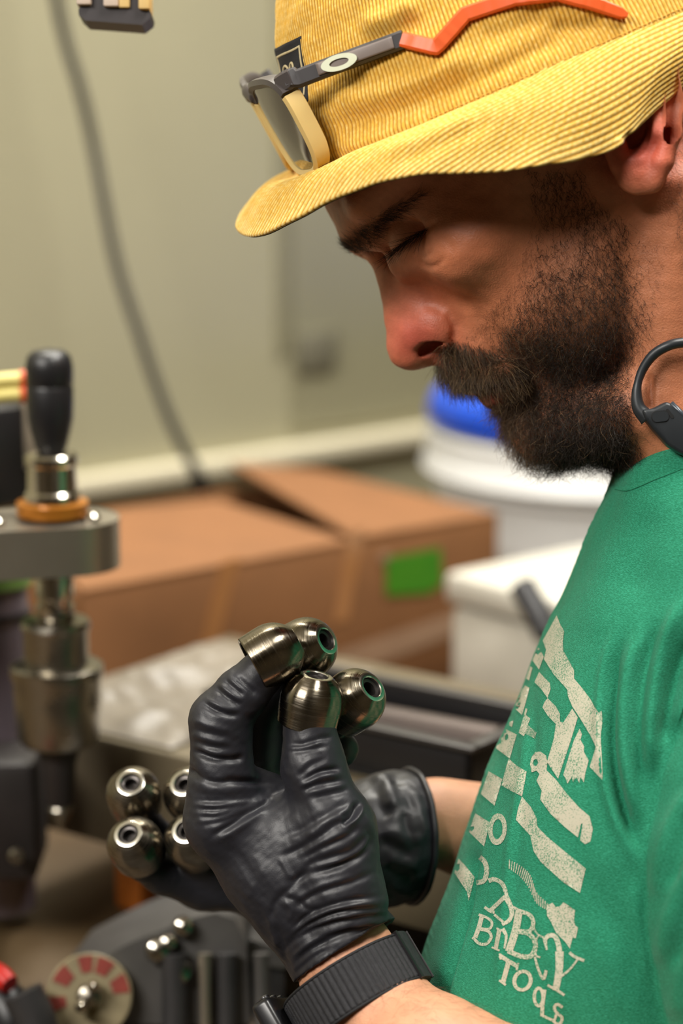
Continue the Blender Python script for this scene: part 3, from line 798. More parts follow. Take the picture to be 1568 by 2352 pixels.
# lips
hd.chain([HP(1182, 872, -24), HP(1142, 902, -12), HP(1132, 906, 0), HP(1142, 902, 12), HP(1182, 872, 24)], [3.5, 5.2, 5.6, 5.2, 3.5], 3)
hd.chain([HP(1165, 850, -26), HP(1085, 868, -9), HP(1075, 870, 0), HP(1085, 868, 9), HP(1165, 850, 26)], [3.5, 5, 5, 5, 3.5], 4)
# ears
for s in (1, -1):
    zz = lambda x, y, t: q(x, y, ZS + 78) * [1, 1, 0] + [0, 0, ZS + t * s]
    hd.ell(zz(1462, 265, 69), (14, 28, 5), np.array([[.865, .31, .39 * s], [-.34, .94, 0], [-.37, -.13 , .92 * s]]), 4)
    hd.ell(zz(1466, 392, 76), (9.5, 9.5, 4.6), HR, 3)
    hd.chain([zz(1500, 418, 77), zz(1521, 370, 79), zz(1538, 310, 81), zz(1546, 240, 82), zz(1530, 160, 82), zz(1480, 110, 80), zz(1400, 120, 76)], [4.2, 4.2, 4.0, 3.8, 3.8, 3.8, 3.5], 2.5)
    hd.chain([zz(1470, 360, 77), zz(1500, 300, 79), zz(1500, 230, 79)], [3.2, 3.4, 3.2], 2.5)
    hd.ell(zz(1452, 290, 80), (7, 12, 4.0), None, 3, '-')
    hd.cap(zz(1420, 372, 76), zz(1412, 330, 76), 4, 5, 3)
HV, HQ = hd.mesh()
HN = hd.grad(HV)
FACE_LINES = [
    ([(866, 552), (905, 574), (938, 556), (964, 536), (986, 514), (1010, 500)], -1.2, 6, 1),          # lash margin
    ([(872, 534), (905, 505), (945, 478), (985, 455)], -0.5, 9),
    ([(958, 580), (968, 606), (990, 614), (1010, 604), (1024, 585)], -0.7, 6),                         # bag
    ([(962, 588), (985, 584), (994, 566)], -0.6, 5),
    ([(1000, 540), (1030, 560), (1050, 600)], -0.3, 8), ([(1010, 520), (1050, 520), (1085, 535)], -0.3, 7),
    ([(1020, 712), (1038, 735), (1044, 765), (1030, 790)], -1.0, 9),                                   # alar groove
    ([(1040, 735), (1075, 760), (1110, 790)], -0.7, 18),
    ([(970, 700), (1000, 705), (1022, 722)], -0.7, 12),
    ([(930, 625), (965, 650), (1000, 690)], -0.5, 14),
    ([(1488, 850), (1492, 890), (1494, 925), (1490, 950)], -2.6, 8),                                   # neck crease
    ([(1100, 440), (1140, 470), (1160, 520)], -0.4, 20),
    ([(1015, 415), (900, 452), (800, 520)], -0.25, 8),
]
HV = crease(HV, HN, FACE_LINES)
HV = HV + HN * (fnoise(HV, 9, 3, 3) * 0.12)[:, None]
HN = vnormals(HV, HQ)
if (HN * hd.grad(HV)).sum(1).mean() < 0: HQ = HQ[:, ::-1]; HN = -HN
# skin colour: redder nose, ear and cheek, darker beard shadow
hx, hy = to_px(HV)
skin = np.tile(np.array(lin((206, 130, 92))[:3]), (len(HV), 1))
def tint(cx, cy, r, col, w, aspect=1.0, rot=0.0):
    c_, s_ = math.cos(rot), math.sin(rot); dx, dy = hx - cx, hy - cy
    u, v = (dx * c_ + dy * s_) / (r * aspect), (-dx * s_ + dy * c_) / r
    g = (w * np.exp(-(u * u + v * v)))[:, None]
    skin[:] = skin * (1 - g) + np.array(lin(col)[:3]) * g
tint(950, 770, 95, (196, 84, 72), 0.8)
tint(930, 660, 70, (192, 112, 90), 0.5)
tint(1120, 600, 120, (200, 112, 74), 0.5, 1.3)
tint(1470, 330, 100, (214, 92, 76), 0.9)
tint(1125, 915, 45, (176, 84, 72), 0.9)
tint(1330, 700, 190, (150, 104, 74), 0.55, 1.4, 1.2)
tint(930, 520, 60, (188, 120, 92), 0.4, 1.5, -0.6)
spk = fnoise(HV, 3.2, 11, 2) * 0.5 + fnoise(HV, 14, 12, 2) * 0.5
skin *= (1 + 0.10 * spk)[:, None] * np.array([1, 1 - 0.0, 1])

BEARD = [(1205, 380), (1335, 385), (1350, 430), (1385, 470), (1440, 505), (1472, 590), (1482, 650), (1502, 715), (1490, 770), (1462, 830), (1450, 900), (1462, 960), (1470, 1060),
         (1330, 1090), (1230, 1050), (1160, 985), (1122, 925), (1150, 915), (1185, 885), (1130, 870), (1098, 815), (1125, 775), (1165, 735), (1195, 680), (1222, 610), (1232, 520), (1212, 440)]
MOUST = [(996, 838), (1006, 800), (1030, 780), (1070, 778), (1110, 792), (1160, 815), (1195, 850), (1185, 885), (1130, 893), (1098, 893), (1050, 880), (1010, 860)]

M_skin = mat('skin', (206, 142, 106), rough=0.48, sss=0.10, attr='tone', bump=0.28, bscale=1300, vary=0.09, vscale=120)
# torso and arms hidden in the clothes, and the bare forearms
def arm_pts(L): return [q(x, y, z) for x, y, z, r in L], [r for x, y, z, r in L]
NEAR_ARM = [(1790, 1480, 8, 34), (1790, 2000, 22, 36), (1810, 2640, 24, 38), (1480, 2740, 50, 42), (1180, 2610, 50, 40), (985, 2460, 36, 31), (905, 2372, 24, 23.2), (862, 2318, 17, 21.6), (820, 2270, 12, 21.2), (796, 2205, 8, 20.0), (765, 2150, 6, 19)]
FAR_ARM = [(1760, 1480, -96, 34), (1640, 1750, -120, 36), (1420, 1990, -118, 34), (1250, 1960, -108, 28), (1090, 1910, -98, 20), (1000, 1885, -94, 17), (930, 1890, -90, 17)]
bd = SDF((-34, -336, -172), (244, 20, 104), 2.3)
pts, rad = arm_pts(NEAR_ARM); bd.chain(pts, rad, 5)
pts, rad = arm_pts(FAR_ARM); bd.chain(pts, rad, 10)
bd.cap(q(1790, 1440, ZS), q(1560, 2500, ZS), 50, 52, 10)
bd.cap(q(1800, 1440, ZS + 36), q(1800, 1440, ZS - 36), 34, 34, 16)
bd.cap(q(1745, 1010, ZS), q(1790, 1330, ZS), 54, 58, 12)
BV, BQ = bd.mesh(); BN = bd.grad(BV)
bxp, byp = to_px(BV)
ARM_LINES = [([(905, 2300), (1000, 2330), (1090, 2380)], 0.5, 30), ([(950, 2262), (1010, 2290), (1080, 2350)], -0.3, 22)]
BV = crease(BV, BN, ARM_LINES)
BN = vnormals(BV, BQ)
if (BN * bd.grad(BV)).sum(1).mean() < 0: BQ = BQ[:, ::-1]; BN = -BN
askin = np.tile(np.array(lin((216, 156, 122))[:3]), (len(BV), 1)) * (1 + 0.06 * fnoise(BV, 12, 21, 3))[:, None]
man_loc = to_world(q(1700, 2600, ZS)); man_loc = np.array([man_loc[0], man_loc[1], man_loc[2]])
AV = np.concatenate([HV, BV]); AQ = np.concatenate([HQ, BQ + len(HV)])
man = make('person', to_world(AV), AQ, M_skin, origin=man_loc, attr={'tone': np.concatenate([skin, askin])})
tag(man, 'bearded man in green t-shirt bending his head over the steel cups in his gloves', 'person')

# ------------------------------------------------------------------ hair
M_beard = mat('beard hair', (52, 34, 22), rough=0.42, spec=0.4, attr='hair')
def sample_roots(poly, n, front=-0.25, dens=None, zmin=-1e9, feather=14):
    fx, fy = to_px(HV[HQ].mean(1)); fn = HN[HQ].mean(1)
    ok = in_poly(fx, fy, poly) & (fn[:, 2] > front) & (HV[HQ].mean(1)[:, 2] > ZS + zmin)
    ids = np.nonzero(ok)[0]; a = np.linalg.norm(np.cross(HV[HQ[ids, 2]] - HV[HQ[ids, 0]], HV[HQ[ids, 3]] - HV[HQ[ids, 1]]), axis=1)
    w = a * np.clip(edge_dist(fx[ids], fy[ids], poly) / feather, 0.06, 1)
    if dens is not None: w = w * dens(fx[ids], fy[ids])
    ch = rng.choice(ids, n, p=w / w.sum()); u, v = rng.random((2, n, 1))
    qv = HV[HQ[ch]]; qn = HN[HQ[ch]]
    p = (qv[:, 0] * (1 - u) + qv[:, 1] * u) * (1 - v) + (qv[:, 3] * (1 - u) + qv[:, 2] * u) * v
    nn = qn.mean(1); return p, nn / np.linalg.norm(nn, axis=1)[:, None]
def flow_dir(nn, d):
    d = d - nn * (nn * d).sum(1)[:, None]; return d / (np.linalg.norm(d, axis=1)[:, None] + 1e-9)
HAIR_V, HAIR_F, HAIR_C = [], [], []; hoff = 0
def add_hair(V, Fc, cols, per):
    global hoff
    HAIR_V.append(V); HAIR_F.append(Fc + hoff); HAIR_C.append(np.repeat(cols, per, 0)); hoff += len(V)
def hair_col(x, y, n):
    k = np.clip((1270 - x) / 150, 0, 1) * np.clip((y - 700) / 150, 0, 1)       # lighter round the mouth
    r_ = rng.random(n)
    c = np.array([0.020, 0.013, 0.009])[None] * (1 - k[:, None]) + np.array([0.085, 0.045, 0.022])[None] * k[:, None]
    c = c * np.exp(rng.normal(0, 0.45, (n, 1)))
    blond = (r_ < 0.05 + 0.22 * k); c[blond] = np.array([0.25, 0.15, 0.075]) * rng.uniform(0.5, 1.2, (blond.sum(), 1))
    return c
def hair_patch(poly, n, dirfun, lenfun, segs, curl, seed, rad=(0.035, 0.055), lift=0.9, grav=0.0, dens=None, front=-0.25, zmin=-1e9, feather=14, colfun=hair_col, flow=0.9, cfreq=(0.5, 1.8)):
    p, nn = sample_roots(poly, n, front, dens, zmin, feather); x, y = to_px(p)
    d = flow_dir(nn, dirfun(x, y, n)); ln = lenfun(x, y, n)
    V, Fc = strands(p - nn * 0.25, d, nn, ln, segs, np.abs(rng.normal(curl, curl * 0.4, n)), rng.uniform(0.7, 1.1, n) * flow, rng.uniform(*rad, n), lift, seed, gravity=np.array([0, -grav, 0]), curl_freq=cfreq)
    add_hair(V, Fc, colfun(x, y, n), (segs + 1) * 3)
def bdir(x, y, n):
    # sideburn runs down the cheek, jaw and chin point down and a little forward
    t = np.clip((y - 420) / 600, 0, 1)[:, None]
    d = np.array([[0.15, -1.0, 0.0]]) * (1 - t) + np.array([[-0.25, -0.95, 0.15]]) * t
    fw = np.clip((1250 - x) / 150, 0, 1)[:, None]
    d = d * (1 - fw) + np.array([[0.25, -1.0, 0.1]]) * fw
    return d + rng.normal(0, 0.55, (n, 3))
def blen(x, y, n):
    base = 5.5 + 9.0 * np.clip((y - 520) / 420, 0, 1)
    base = base * np.where((x > 1420) & (y > 560), 0.65, 1)
    return base * rng.uniform(0.55, 1.25, n)
def bdens(x, y):
    d = 0.62 + 0.6 * np.clip((y - 560) / 280, 0, 1)
    d *= 0.45 + 0.55 * np.clip((x - 1120) / 160, 0, 1)
    d *= np.where(x > 1445, 0.35, 1) * np.where((y < 520), 1.25, 1)
    d *= np.where((np.hypot((x - 1285) / 1.0, (y - 560) / 1.4) < 42), 0.4, 1)
    return d
hair_patch(BEARD, 12400, bdir, blen, 6, 0.85, 5, rad=(0.045, 0.075), dens=bdens, lift=0.8, grav=0.3)
hair_patch([(1480, 1060), (1300, 1140), (1140, 1040), (1120, 930), (1200, 880), (1440, 900)], 5200, bdir, lambda x, y, n: rng.uniform(7, 16, n), 7, 0.9, 6, rad=(0.045, 0.075), lift=0.7, grav=0.4, front=-0.85, feather=10)
hair_patch([(1115, 935), (1150, 915), (1195, 890), (1260, 930), (1250, 1010), (1180, 1000)], 1500, bdir, lambda x, y, n: rng.uniform(5, 11, n), 6, 0.7, 8, lift=0.8, grav=0.3, front=-0.6)
def mdir(x, y, n):
    t = np.clip((x - 1000) / 190, 0, 1)[:, None]
    return np.array([[-0.05, -1.0, 0.1]]) * (1 - t) + np.array([[0.75, -0.75, 0.1]]) * t + rng.normal(0, 0.22, (n, 3))
def mcol(x, y, n):
    c = np.array([0.045, 0.027, 0.014]) * np.exp(rng.normal(0, 0.5, (n, 1)))
    b = rng.random(n) < 0.20; c[b] = np.array([0.28, 0.18, 0.09]) * rng.uniform(0.5, 1.1, (b.sum(), 1)); return c
hair_patch(MOUST, 3600, mdir, lambda x, y, n: rng.uniform(7, 14, n), 6, 0.22, 9, lift=0.65, grav=0.2, front=-0.95, colfun=mcol, cfreq=(0.2, 0.8), rad=(0.05, 0.08), feather=10)
hair_patch([(1030, 845), (1110, 842), (1130, 886), (1098, 894), (1055, 888)], 1200, lambda x, y, n: np.array([[0.05, -1, 0.05]]) + rng.normal(0, .25, (n, 3)), lambda x, y, n: rng.uniform(5, 9, n), 5, 0.2, 19, lift=0.45, grav=0.3, front=-0.98, colfun=mcol, cfreq=(0.2, 0.8), rad=(0.04, 0.065), feather=6)
hair_patch([(1105, 805), (1200, 825), (1222, 885), (1160, 892), (1108, 862)], 500, mdir, lambda x, y, n: rng.uniform(6, 11, n), 5, 0.3, 23, lift=0.6, grav=0.2, colfun=hair_col, rad=(0.045, 0.075), feather=8)
# fine stubble up the cheek and down the neck
hair_patch([(1060, 770), (1180, 640), (1225, 500), (1240, 640), (1180, 760), (1110, 800)], 700, lambda x, y, n: np.array([[-0.3, -1, 0]]) + rng.normal(0, .35, (n, 3)), lambda x, y, n: rng.uniform(1.5, 4.5, n), 3, 0.3, 10, rad=(0.025, 0.04), lift=0.4)
hair_patch([(1450, 500), (1540, 560), (1520, 800), (1470, 960), (1440, 900)], 260, lambda x, y, n: np.array([[-0.2, -1, 0]]) + rng.normal(0, .6, (n, 3)), lambda x, y, n: rng.uniform(3, 8, n), 5, 0.9, 12, rad=(0.025, 0.04), lift=0.5)
hair_patch([(1545, 280), (1700, 200), (1700, 760), (1590, 700), (1535, 520), (1530, 420)], 900, lambda x, y, n: np.array([[0.1, -1, 0]]) + rng.normal(0, .5, (n, 3)), lambda x, y, n: rng.uniform(4, 10, n), 5, 0.7, 13, rad=(0.03, 0.045), lift=0.5)
# eyebrow and lashes
BROW = [(792, 560), (815, 545), (850, 505), (900, 470), (960, 440), (975, 446), (940, 478), (885, 520), (866, 556), (850, 580), (830, 586), (805, 578)]
dk = lambda x, y, n: np.array([0.014, 0.008, 0.005]) * np.exp(rng.normal(0, 0.3, (n, 1)))
def brdir(x, y, n):
    t = np.clip((x - 800) / 140, 0, 1)[:, None]
    return np.array([[-0.25, 0.35, 0.2]]) * (1 - t) + np.array([[0.85, 0.35, 0.1]]) * t + rng.normal(0, 0.25, (n, 3))
hair_patch(BROW, 2000, brdir, lambda x, y, n: rng.uniform(3.5, 7.5, n), 4, 0.15, 14, rad=(0.04, 0.06), lift=0.45, front=-0.55, colfun=dk, feather=10, cfreq=(0.2, 0.5))
lr, ld_, ln_ = [], [], []
for row in range(3):
    for t in np.linspace(0, 1, 52):
        px = 900 + 84 * t + rng.normal(0, 1.2); py = 580 - 58 * t - 5 * math.sin(math.pi * t) + rng.normal(0, 1.2) + row * 3
        lr.append((px, py)); 
bv = BVHTree.FromPolygons(HV.tolist(), HQ.tolist())
roots, nrm = [], []
for px, py in lr:
    o_ = q(px, py, 100); dvec = q(px, py, -100) - o_; dvec /= np.linalg.norm(dvec)
    hit = bv.ray_cast(Vector(o_), Vector(dvec))
    if hit[0] is not None: roots.append(hit[0][:]); nrm.append(hit[1][:])
roots = np.array(roots); nrm = np.array(nrm); n_ = len(roots)
tl = np.linspace(0, 1, n_)
ld_ = np.tile([[-0.5, -0.85, 0.15]], (n_, 1)) + rng.normal(0, 0.26, (n_, 3))
V, Fc = strands(roots, ld_ / np.linalg.norm(ld_, axis=1)[:, None], np.tile([[-0.6, 0.1, 0.75]], (n_, 1)), rng.uniform(6.5, 12, n_), 5, np.full(n_, 0.12), np.full(n_, 1.0), rng.uniform(0.055, 0.085, n_), 0.55, 15, gravity=np.array([-0.2, 0.25, 0]), curl_freq=(0.2, 0.4))
add_hair(V, Fc, np.tile([[0.010, 0.007, 0.006]], (n_, 1)), 18)
HC = np.concatenate(HAIR_C)
beard = make('beard', to_world(np.concatenate(HAIR_V)), np.concatenate(HAIR_F), M_beard, man, attr={'hair': HC})
beard['kind'] = 'stuff'; beard['label'] = 'curly dark brown beard, moustache, eyebrow and lashes'
# ------------------------------------------------------------------ corduroy bucket hat
AX = np.array([0.916, 0.402, 0]); UC = np.array([-0.402, 0.916, 0])
def line_y(px): return 410 - 0.4385 * (px - 690)
def seam(phi):
    z = ZS + 88 * np.sin(phi)
    po = 1235 - 545 * np.cos(phi)
    px = 784 + (po - 784) * 1040.0 / (1000.0 - z)
    d = 1000.0 - z
    return np.stack([(px - 784) / F * d, -(line_y(px) - 1176) / F * d, z], -1)
SC = (seam(np.array([0.0])) + seam(np.array([math.pi])))[0] / 2
def crown(phi, h):
    S = seam(phi)
    sh = 1 - 0.107 * (np.maximum(h, 0) / 48) ** 1.55
    sh = np.where(h > 80, np.maximum(sh, 0) * np.sqrt(np.clip(1 - ((h - 80) / 17) ** 2, 0, 1)), sh)
    return SC + (S - SC) * sh[..., None] + UC * h[..., None]
def grid_normals(G):
    a = np.gradient(G, axis=0); b = np.gradient(G, axis=1); n = np.cross(a, b)
    return n / np.maximum(np.linalg.norm(n, axis=2)[..., None], 1e-9)
def grid_faces(n, m, flip=False):
    i, j = np.meshgrid(np.arange(n - 1), np.arange(m - 1), indexing='ij'); a = i * m + j
    f = np.stack([a, a + m, a + m + 1, a + 1], -1).reshape(-1, 4)
    return f[:, ::-1] if flip else f

def cord_material(name):
    m = mat(name, (222, 172, 62), rough=0.85, sheen=0.25, attr='cloth', vary=0.10, vscale=260)
    nt = m.node_tree; N = nt.nodes; L = nt.links
    tc = N.new('ShaderNodeTexCoord'); n = N.new('ShaderNodeTexNoise'); n.inputs['Scale'].default_value = 1500; n.inputs['Detail'].default_value = 3
    L.new(tc.outputs['Object'], n.inputs['Vector'])
    b = N.new('ShaderNodeBump'); b.inputs['Strength'].default_value = 0.5; b.inputs['Distance'].default_value = 0.0004
    L.new(n.outputs['Fac'], b.inputs['Height']); L.new(b.outputs['Normal'], N['Principled BSDF'].inputs['Normal'])
    return m
M_cord = cord_material('yellow corduroy')
M_navy = mat('navy lining', (30, 30, 36), rough=0.8, vary=0.1)
hat_loc = to_world(SC)
hat = thing('bucket_hat', 'yellow corduroy bucket hat with dark lining worn by the bearded man', 'hat', hat_loc)
HATC = np.array(lin((222, 172, 62))[:3]); HATL = np.array(lin((242, 218, 142))[:3]); HATD = np.array(lin((168, 114, 22))[:3])
def cord_colour(prof, V, lit):  # shade between ribs and broken highlights on top, painted into the cloth
    c = HATD + (HATC - HATD) * np.clip(prof * 1.3, 0, 1)[:, None]
    k = np.clip(fnoise(V, 2.2, 31, 2) * 0.5 + 0.25 + lit, 0, 1)[:, None] * np.clip(prof * 2 - 0.9, 0, 1)[:, None]
    return c * (1 - k * 0.8) + HATL * k * 0.8
def wale(x): return np.abs(np.cos(math.pi * x)) ** 0.75

# crown: near half finely ribbed, far half with the same ribs at lower density
phis = np.concatenate([np.radians(np.linspace(-180, -24, 160, endpoint=False)), np.radians(np.linspace(-24, 172, 1500, endpoint=False)), np.radians(np.linspace(172, 180, 9))])
hs = np.concatenate([np.linspace(-1.5, 80, 96), np.linspace(81, 97, 14)])
PH, HH = np.meshgrid(phis, hs, indexing='ij')
G = crown(PH, HH); GN = grid_normals(G)
if (GN[700, 40] @ np.array([0, 0, 1.0])) < 0: GN = -GN
arc = np.concatenate([[0], np.cumsum(np.linalg.norm(np.diff(seam(phis), axis=0), axis=1))])
PITCHR = 1.86
wal = wale(arc / PITCHR)[:, None] * np.ones_like(HH)
bead = 0.5 + 0.5 * np.cos(2 * math.pi * HH / 1.25)
off = wal * 0.55 + bead * wal * 0.10
fold = fnoise((G * [0.6, 1.4, 1]).reshape(-1, 3), 42, 41, 2).reshape(HH.shape) * 1.6 * np.clip(HH / 14, 0, 1)
off = off + fold
Gv = (G + GN * off[..., None]).reshape(-1, 3); Gn = GN.reshape(-1, 3)
CROWN_FOLDS = [
    ([(735, 250), (880, 215), (1010, 165), (1100, 110)], 1.6, 26), ([(740, 300), (880, 262), (1020, 215), (1120, 160)], -1.3, 22),
    ([(760, 350), (880, 315), (1000, 262)], 1.2, 20), ([(820, 60), (900, 40), (960, 0)], 1.6, 26), ([(830, 95), (900, 80), (980, 40)], -1.2, 22),
    ([(1090, 90), (1180, 60), (1270, 20)], -1.5, 26), ([(1080, 190), (1200, 130), (1320, 70)], -1.4, 20), ([(1250, 60), (1330, 55), (1400, 40)], -1.5, 18),
    ([(700, 60), (720, 150), (735, 240)], 0.8, 24)]
Gv = crease(Gv, Gn, [(p, a * 1.5, w) for p, a, w in CROWN_FOLDS], 0)
cf = grid_faces(len(phis), len(hs))
if (np.cross(Gv[cf[50000, 1]] - Gv[cf[50000, 0]], Gv[cf[50000, 2]] - Gv[cf[50000, 0]]) @ Gn[cf[50000, 0]]) < 0: cf = cf[:, ::-1]
lit = 0.25 * np.clip((760 - to_px(Gv)[0]) / 120, 0, 1)  # light on the crown's front, painted into the cloth colour
make('crown', to_world(Gv), cf, M_cord, hat, attr={'cloth': cord_colour((wal * (0.8 + 0.2 * bead)).ravel(), Gv, lit)})
crown_bvh = BVHTree.FromPolygons(Gv[::1].tolist(), cf.tolist())

# brim
EDGE = [(0, 543, 524, 0), (8, 556, 536, 16), (16, 580, 540, 32), (25, 622, 526, 47), (34, 682, 500, 62), (42, 742, 467, 74), (50, 802, 441, 84), (59, 872, 416, 92), (69, 962, 400, 98),
        (80, 1062, 395, 101), (92, 1170, 389, 103), (102, 1260, 376, 102), (109, 1330, 365, 100), (117, 1400, 345, 96), (121, 1432, 325, 94), (126, 1470, 290, 90), (132, 1520, 246, 84), (138, 1568, 205, 77),
        (150, 1660, 122, 56), (165, 1760, 32, 27), (180, 1800, -10, 0)]
ep = np.array([q(x, y, ZS + z) for _, x, y, z in EDGE]); ea = np.radians([a for a, *_ in EDGE])
FAR_EDGE = [(-180, 1800, -10, 0), (-165, 1760, 10, -27), (-150, 1660, 40, -56), (-125, 1450, 110, -90), (-100, 1200, 240, -100), (-80, 1000, 318, -98), (-60, 800, 384, -86), (-45, 692, 410, -72),
        (-34, 632, 434, -56), (-25, 588, 462, -42), (-16, 556, 490, -28), (-8, 543, 510, -14)]
eall = np.concatenate([np.array([q(x, y, ZS + z) for _, x, y, z in FAR_EDGE]), ep]); aall = np.concatenate([np.radians([a for a, *_ in FAR_EDGE]), ea])
def edge(phi):
    k = np.interp(phi, aall, np.arange(len(aall))); i = np.clip(k.astype(int), 0, len(aall) - 2); u = (k - i)[:, None]
    g = lambda j: eall[np.clip(j, 0, len(eall) - 1)]
    a, b, c, d = g(i - 1), g(i), g(i + 1), g(i + 2)
    return 0.5 * ((2 * b) + (c - a) * u + (2 * a - 5 * b + 4 * c - d) * u ** 2 + (3 * b - a - 3 * c + d) * u ** 3)
bphi = np.concatenate([np.radians(np.linspace(-180, -40, 110, endpoint=False)), np.radians(np.linspace(-40, 152, 1150, endpoint=False)), np.radians(np.linspace(152, 180, 30))])
ws = np.linspace(0, 1, 104)
Sb = seam(bphi) + np.array([0, 0, 0]); Eb = edge(bphi)
W = ws[None, :, None]
bul = np.stack([-np.cos(bphi) * 2.0, 3.2 + 2.2 * np.cos(bphi), np.sin(bphi) * 4.5], -1)
BG = Sb[:, None] * (1 - W) + Eb[:, None] * W + bul[:, None] * np.sin(math.pi * W) * np.clip(1.15 - 0.3 * W, 0, 1)
wavy = fnoise((BG * [1.6, 1.6, 0.8]).reshape(-1, 3), 60, 55, 2).reshape(BG.shape[:2])
BNm = grid_normals(BG)
if BNm[600, 60] @ np.array([0, 1.0, 0.6]) < 0: BNm = -BNm
BG = BG + BNm * (wavy * 1.1 * np.sin(math.pi * ws / 2)[None])[..., None]
width = np.linalg.norm(Eb - Sb, axis=1)
lat_ = (88 + ws[None, :] * np.minimum(width, 36)[:, None]) * (np.sin(0.70 * np.clip(bphi, -2.2, 2.2)) * 1.15)[:, None] + 3 * fnoise((BG * 1.0).reshape(-1, 3), 50, 77, 1).reshape(BG.shape[:2]) * 0.4
bw = wale(lat_ / 2.5)
e_in = np.clip((1 - ws) / 0.03, 0, 1) ** 0.5
bead2 = 0.5 + 0.5 * np.cos(2 * math.pi * (arc[-1] * bphi[:, None] / 6.28 * 1.0) / 1.3)
boff = bw * 0.50 * (0.65 + 0.35 * e_in[None]) + 0.08 * bead2 * bw
top = BG + BNm * boff[..., None]
inw = (Sb - Eb) / width[:, None]
lip1 = BG[:, -1] - BNm[:, -1] * 0.5 + (-inw) * (0.25 + 0.5 * bw[:, -1:])
lip2 = BG[:, -1] - BNm[:, -1] * 1.5 + (-inw) * 0.1
lip3 = BG[:, -1] - BNm[:, -1] * 2.0 + inw * 0.8
bv_ = np.concatenate([top, lip1[:, None], lip2[:, None]], 1)
bfn = np.concatenate([BNm, BNm[:, -1:], BNm[:, -1:]], 1)
bvv = bv_.reshape(-1, 3); bff = grid_faces(len(bphi), len(ws) + 2)
if (np.cross(bvv[bff[70000, 1]] - bvv[bff[70000, 0]], bvv[bff[70000, 2]] - bvv[bff[70000, 0]]) @ bfn.reshape(-1, 3)[bff[70000, 0]]) < 0: bff = bff[:, ::-1]
BRIM_FOLDS = [([(1428, 318), (1422, 330), (1436, 352)], 1.3, 10), ([(1452, 300), (1440, 325), (1442, 345)], -1.2, 8), ([(1200, 178), (1340, 140), (1480, 90)], 0.8, 22), ([(860, 362), (1000, 305), (1100, 260)], 1.0, 16), ([(880, 385), (1040, 320), (1150, 265)], -0.7, 18)]
bvv = crease(bvv, bfn.reshape(-1, 3), BRIM_FOLDS, 0)
bprof = np.concatenate([bw, bw[:, -1:], bw[:, -1:]], 1).ravel()
brim_lit = np.concatenate([np.tile(0.15 + 0.5 * np.clip((ws - 0.8) / 0.2, 0, 1), (len(bphi), 1)), np.full((len(bphi), 2), 0.3)], 1).ravel()  # bright outer edge of the brim: light painted as paler cloth
make('brim', to_world(bvv), bff, M_cord, hat, attr={'cloth': cord_colour(bprof, bvv, brim_lit)})
low_ = np.concatenate([lip2[:, None], lip3[:, None], (BG - BNm * 2.0)[:, ::-4]], 1)
lf = grid_faces(len(bphi), low_.shape[1])
make('brim_lining', to_world(low_.reshape(-1, 3)), lf, M_navy, hat)
# seam stitching along the foot of the crown
sph = np.radians(np.linspace(-20, 150, 700)); st = crown(sph, np.full(700, 1.2)); stn = (st - SC) / np.linalg.norm(st - SC, axis=1)[:, None]
sm_ = MB()
for i in range(0, 690, 5):
    a, b = st[i] + stn[i] * 1.0, st[i + 3] + stn[i + 3] * 1.0
    v_, f_ = tube_mesh(np.array([a - stn[i] * 0.5, (a + b) / 2 + stn[i] * 0.15, b - stn[i] * 0.5]), 0.22, 5); sm_.add(to_world(v_), f_)
o_ = sm_.build('stitching', mat('hat thread', (206, 160, 70), rough=0.8), hat); o_['kind'] = 'stuff'
# label patch on the front of the crown
M_patch = mat('black woven patch', (26, 26, 32), rough=0.75, vary=0.25, vscale=900, bump=0.4, bscale=2500)
M_thread = mat('cream thread', (196, 180, 140), rough=0.8, vary=0.1, vscale=600)
def patch(p0, p1, h0, h1, out, n=24, m=24):
    a, b = np.meshgrid(np.radians(np.linspace(p0, p1, n)), np.linspace(h0, h1, m), indexing='ij')
    g = crown(a, b); gn = grid_normals(g)
    if gn[n // 2, m // 2] @ np.array([-1, 0, 0.3]) < 0: gn = -gn
    fl = fnoise((g * [0.6, 1.4, 1]).reshape(-1, 3), 42, 41, 2).reshape(a.shape) * 1.6 * np.clip(b / 14, 0, 1)
    outer = g + gn * (fl + out)[..., None]; inner = g + gn * (fl + out - 0.9)[..., None]
    ring = np.concatenate([inner[:1], outer, inner[-1:]], 0); ring = np.concatenate([np.concatenate([inner[:1, :1], inner[:, :1], inner[-1:, :1]], 0), ring, np.concatenate([inner[:1, -1:], inner[:, -1:], inner[-1:, -1:]], 0)], 1)
    v = ring.reshape(-1, 3); f = grid_faces(n + 2, m + 2)
    k = f[len(f) // 2]
    if np.cross(v[k[1]] - v[k[0]], v[k[2]] - v[k[0]]) @ np.array([-1, 0, 0.3]) < 0: f = f[:, ::-1]
    return to_world(v), f
v_, f_ = patch(3, 27, 28, 54, 1.25); lp = make('label_patch', v_, f_, M_patch, hat)
for a in [(5, 25.4, 50.2, 51.0), (5, 25.4, 31.0, 31.8), (24.6, 25.4, 31, 51), (5, 5.8, 31, 51)]:
    v_, f_ = patch(*a, 1.45, 8 if a[1] - a[0] < 2 else 24, 3 if a[3] - a[2] < 2 else 24); make('label_border', v_, f_, M_thread, lp)
def crown_pt(p, h, out):
    g = crown(np.radians(np.array([p - 0.1, p, p + 0.1])), np.full(3, float(h))); n = np.cross(g[2] - g[0], UC); n /= np.linalg.norm(n)
    if n @ np.array([-1, 0, 0.3]) < 0: n = -n
    fl = fnoise((g[1:2] * [0.6, 1.4, 1]), 42, 41, 2)[0] * 1.6
    return g[1] + n * (out + fl)
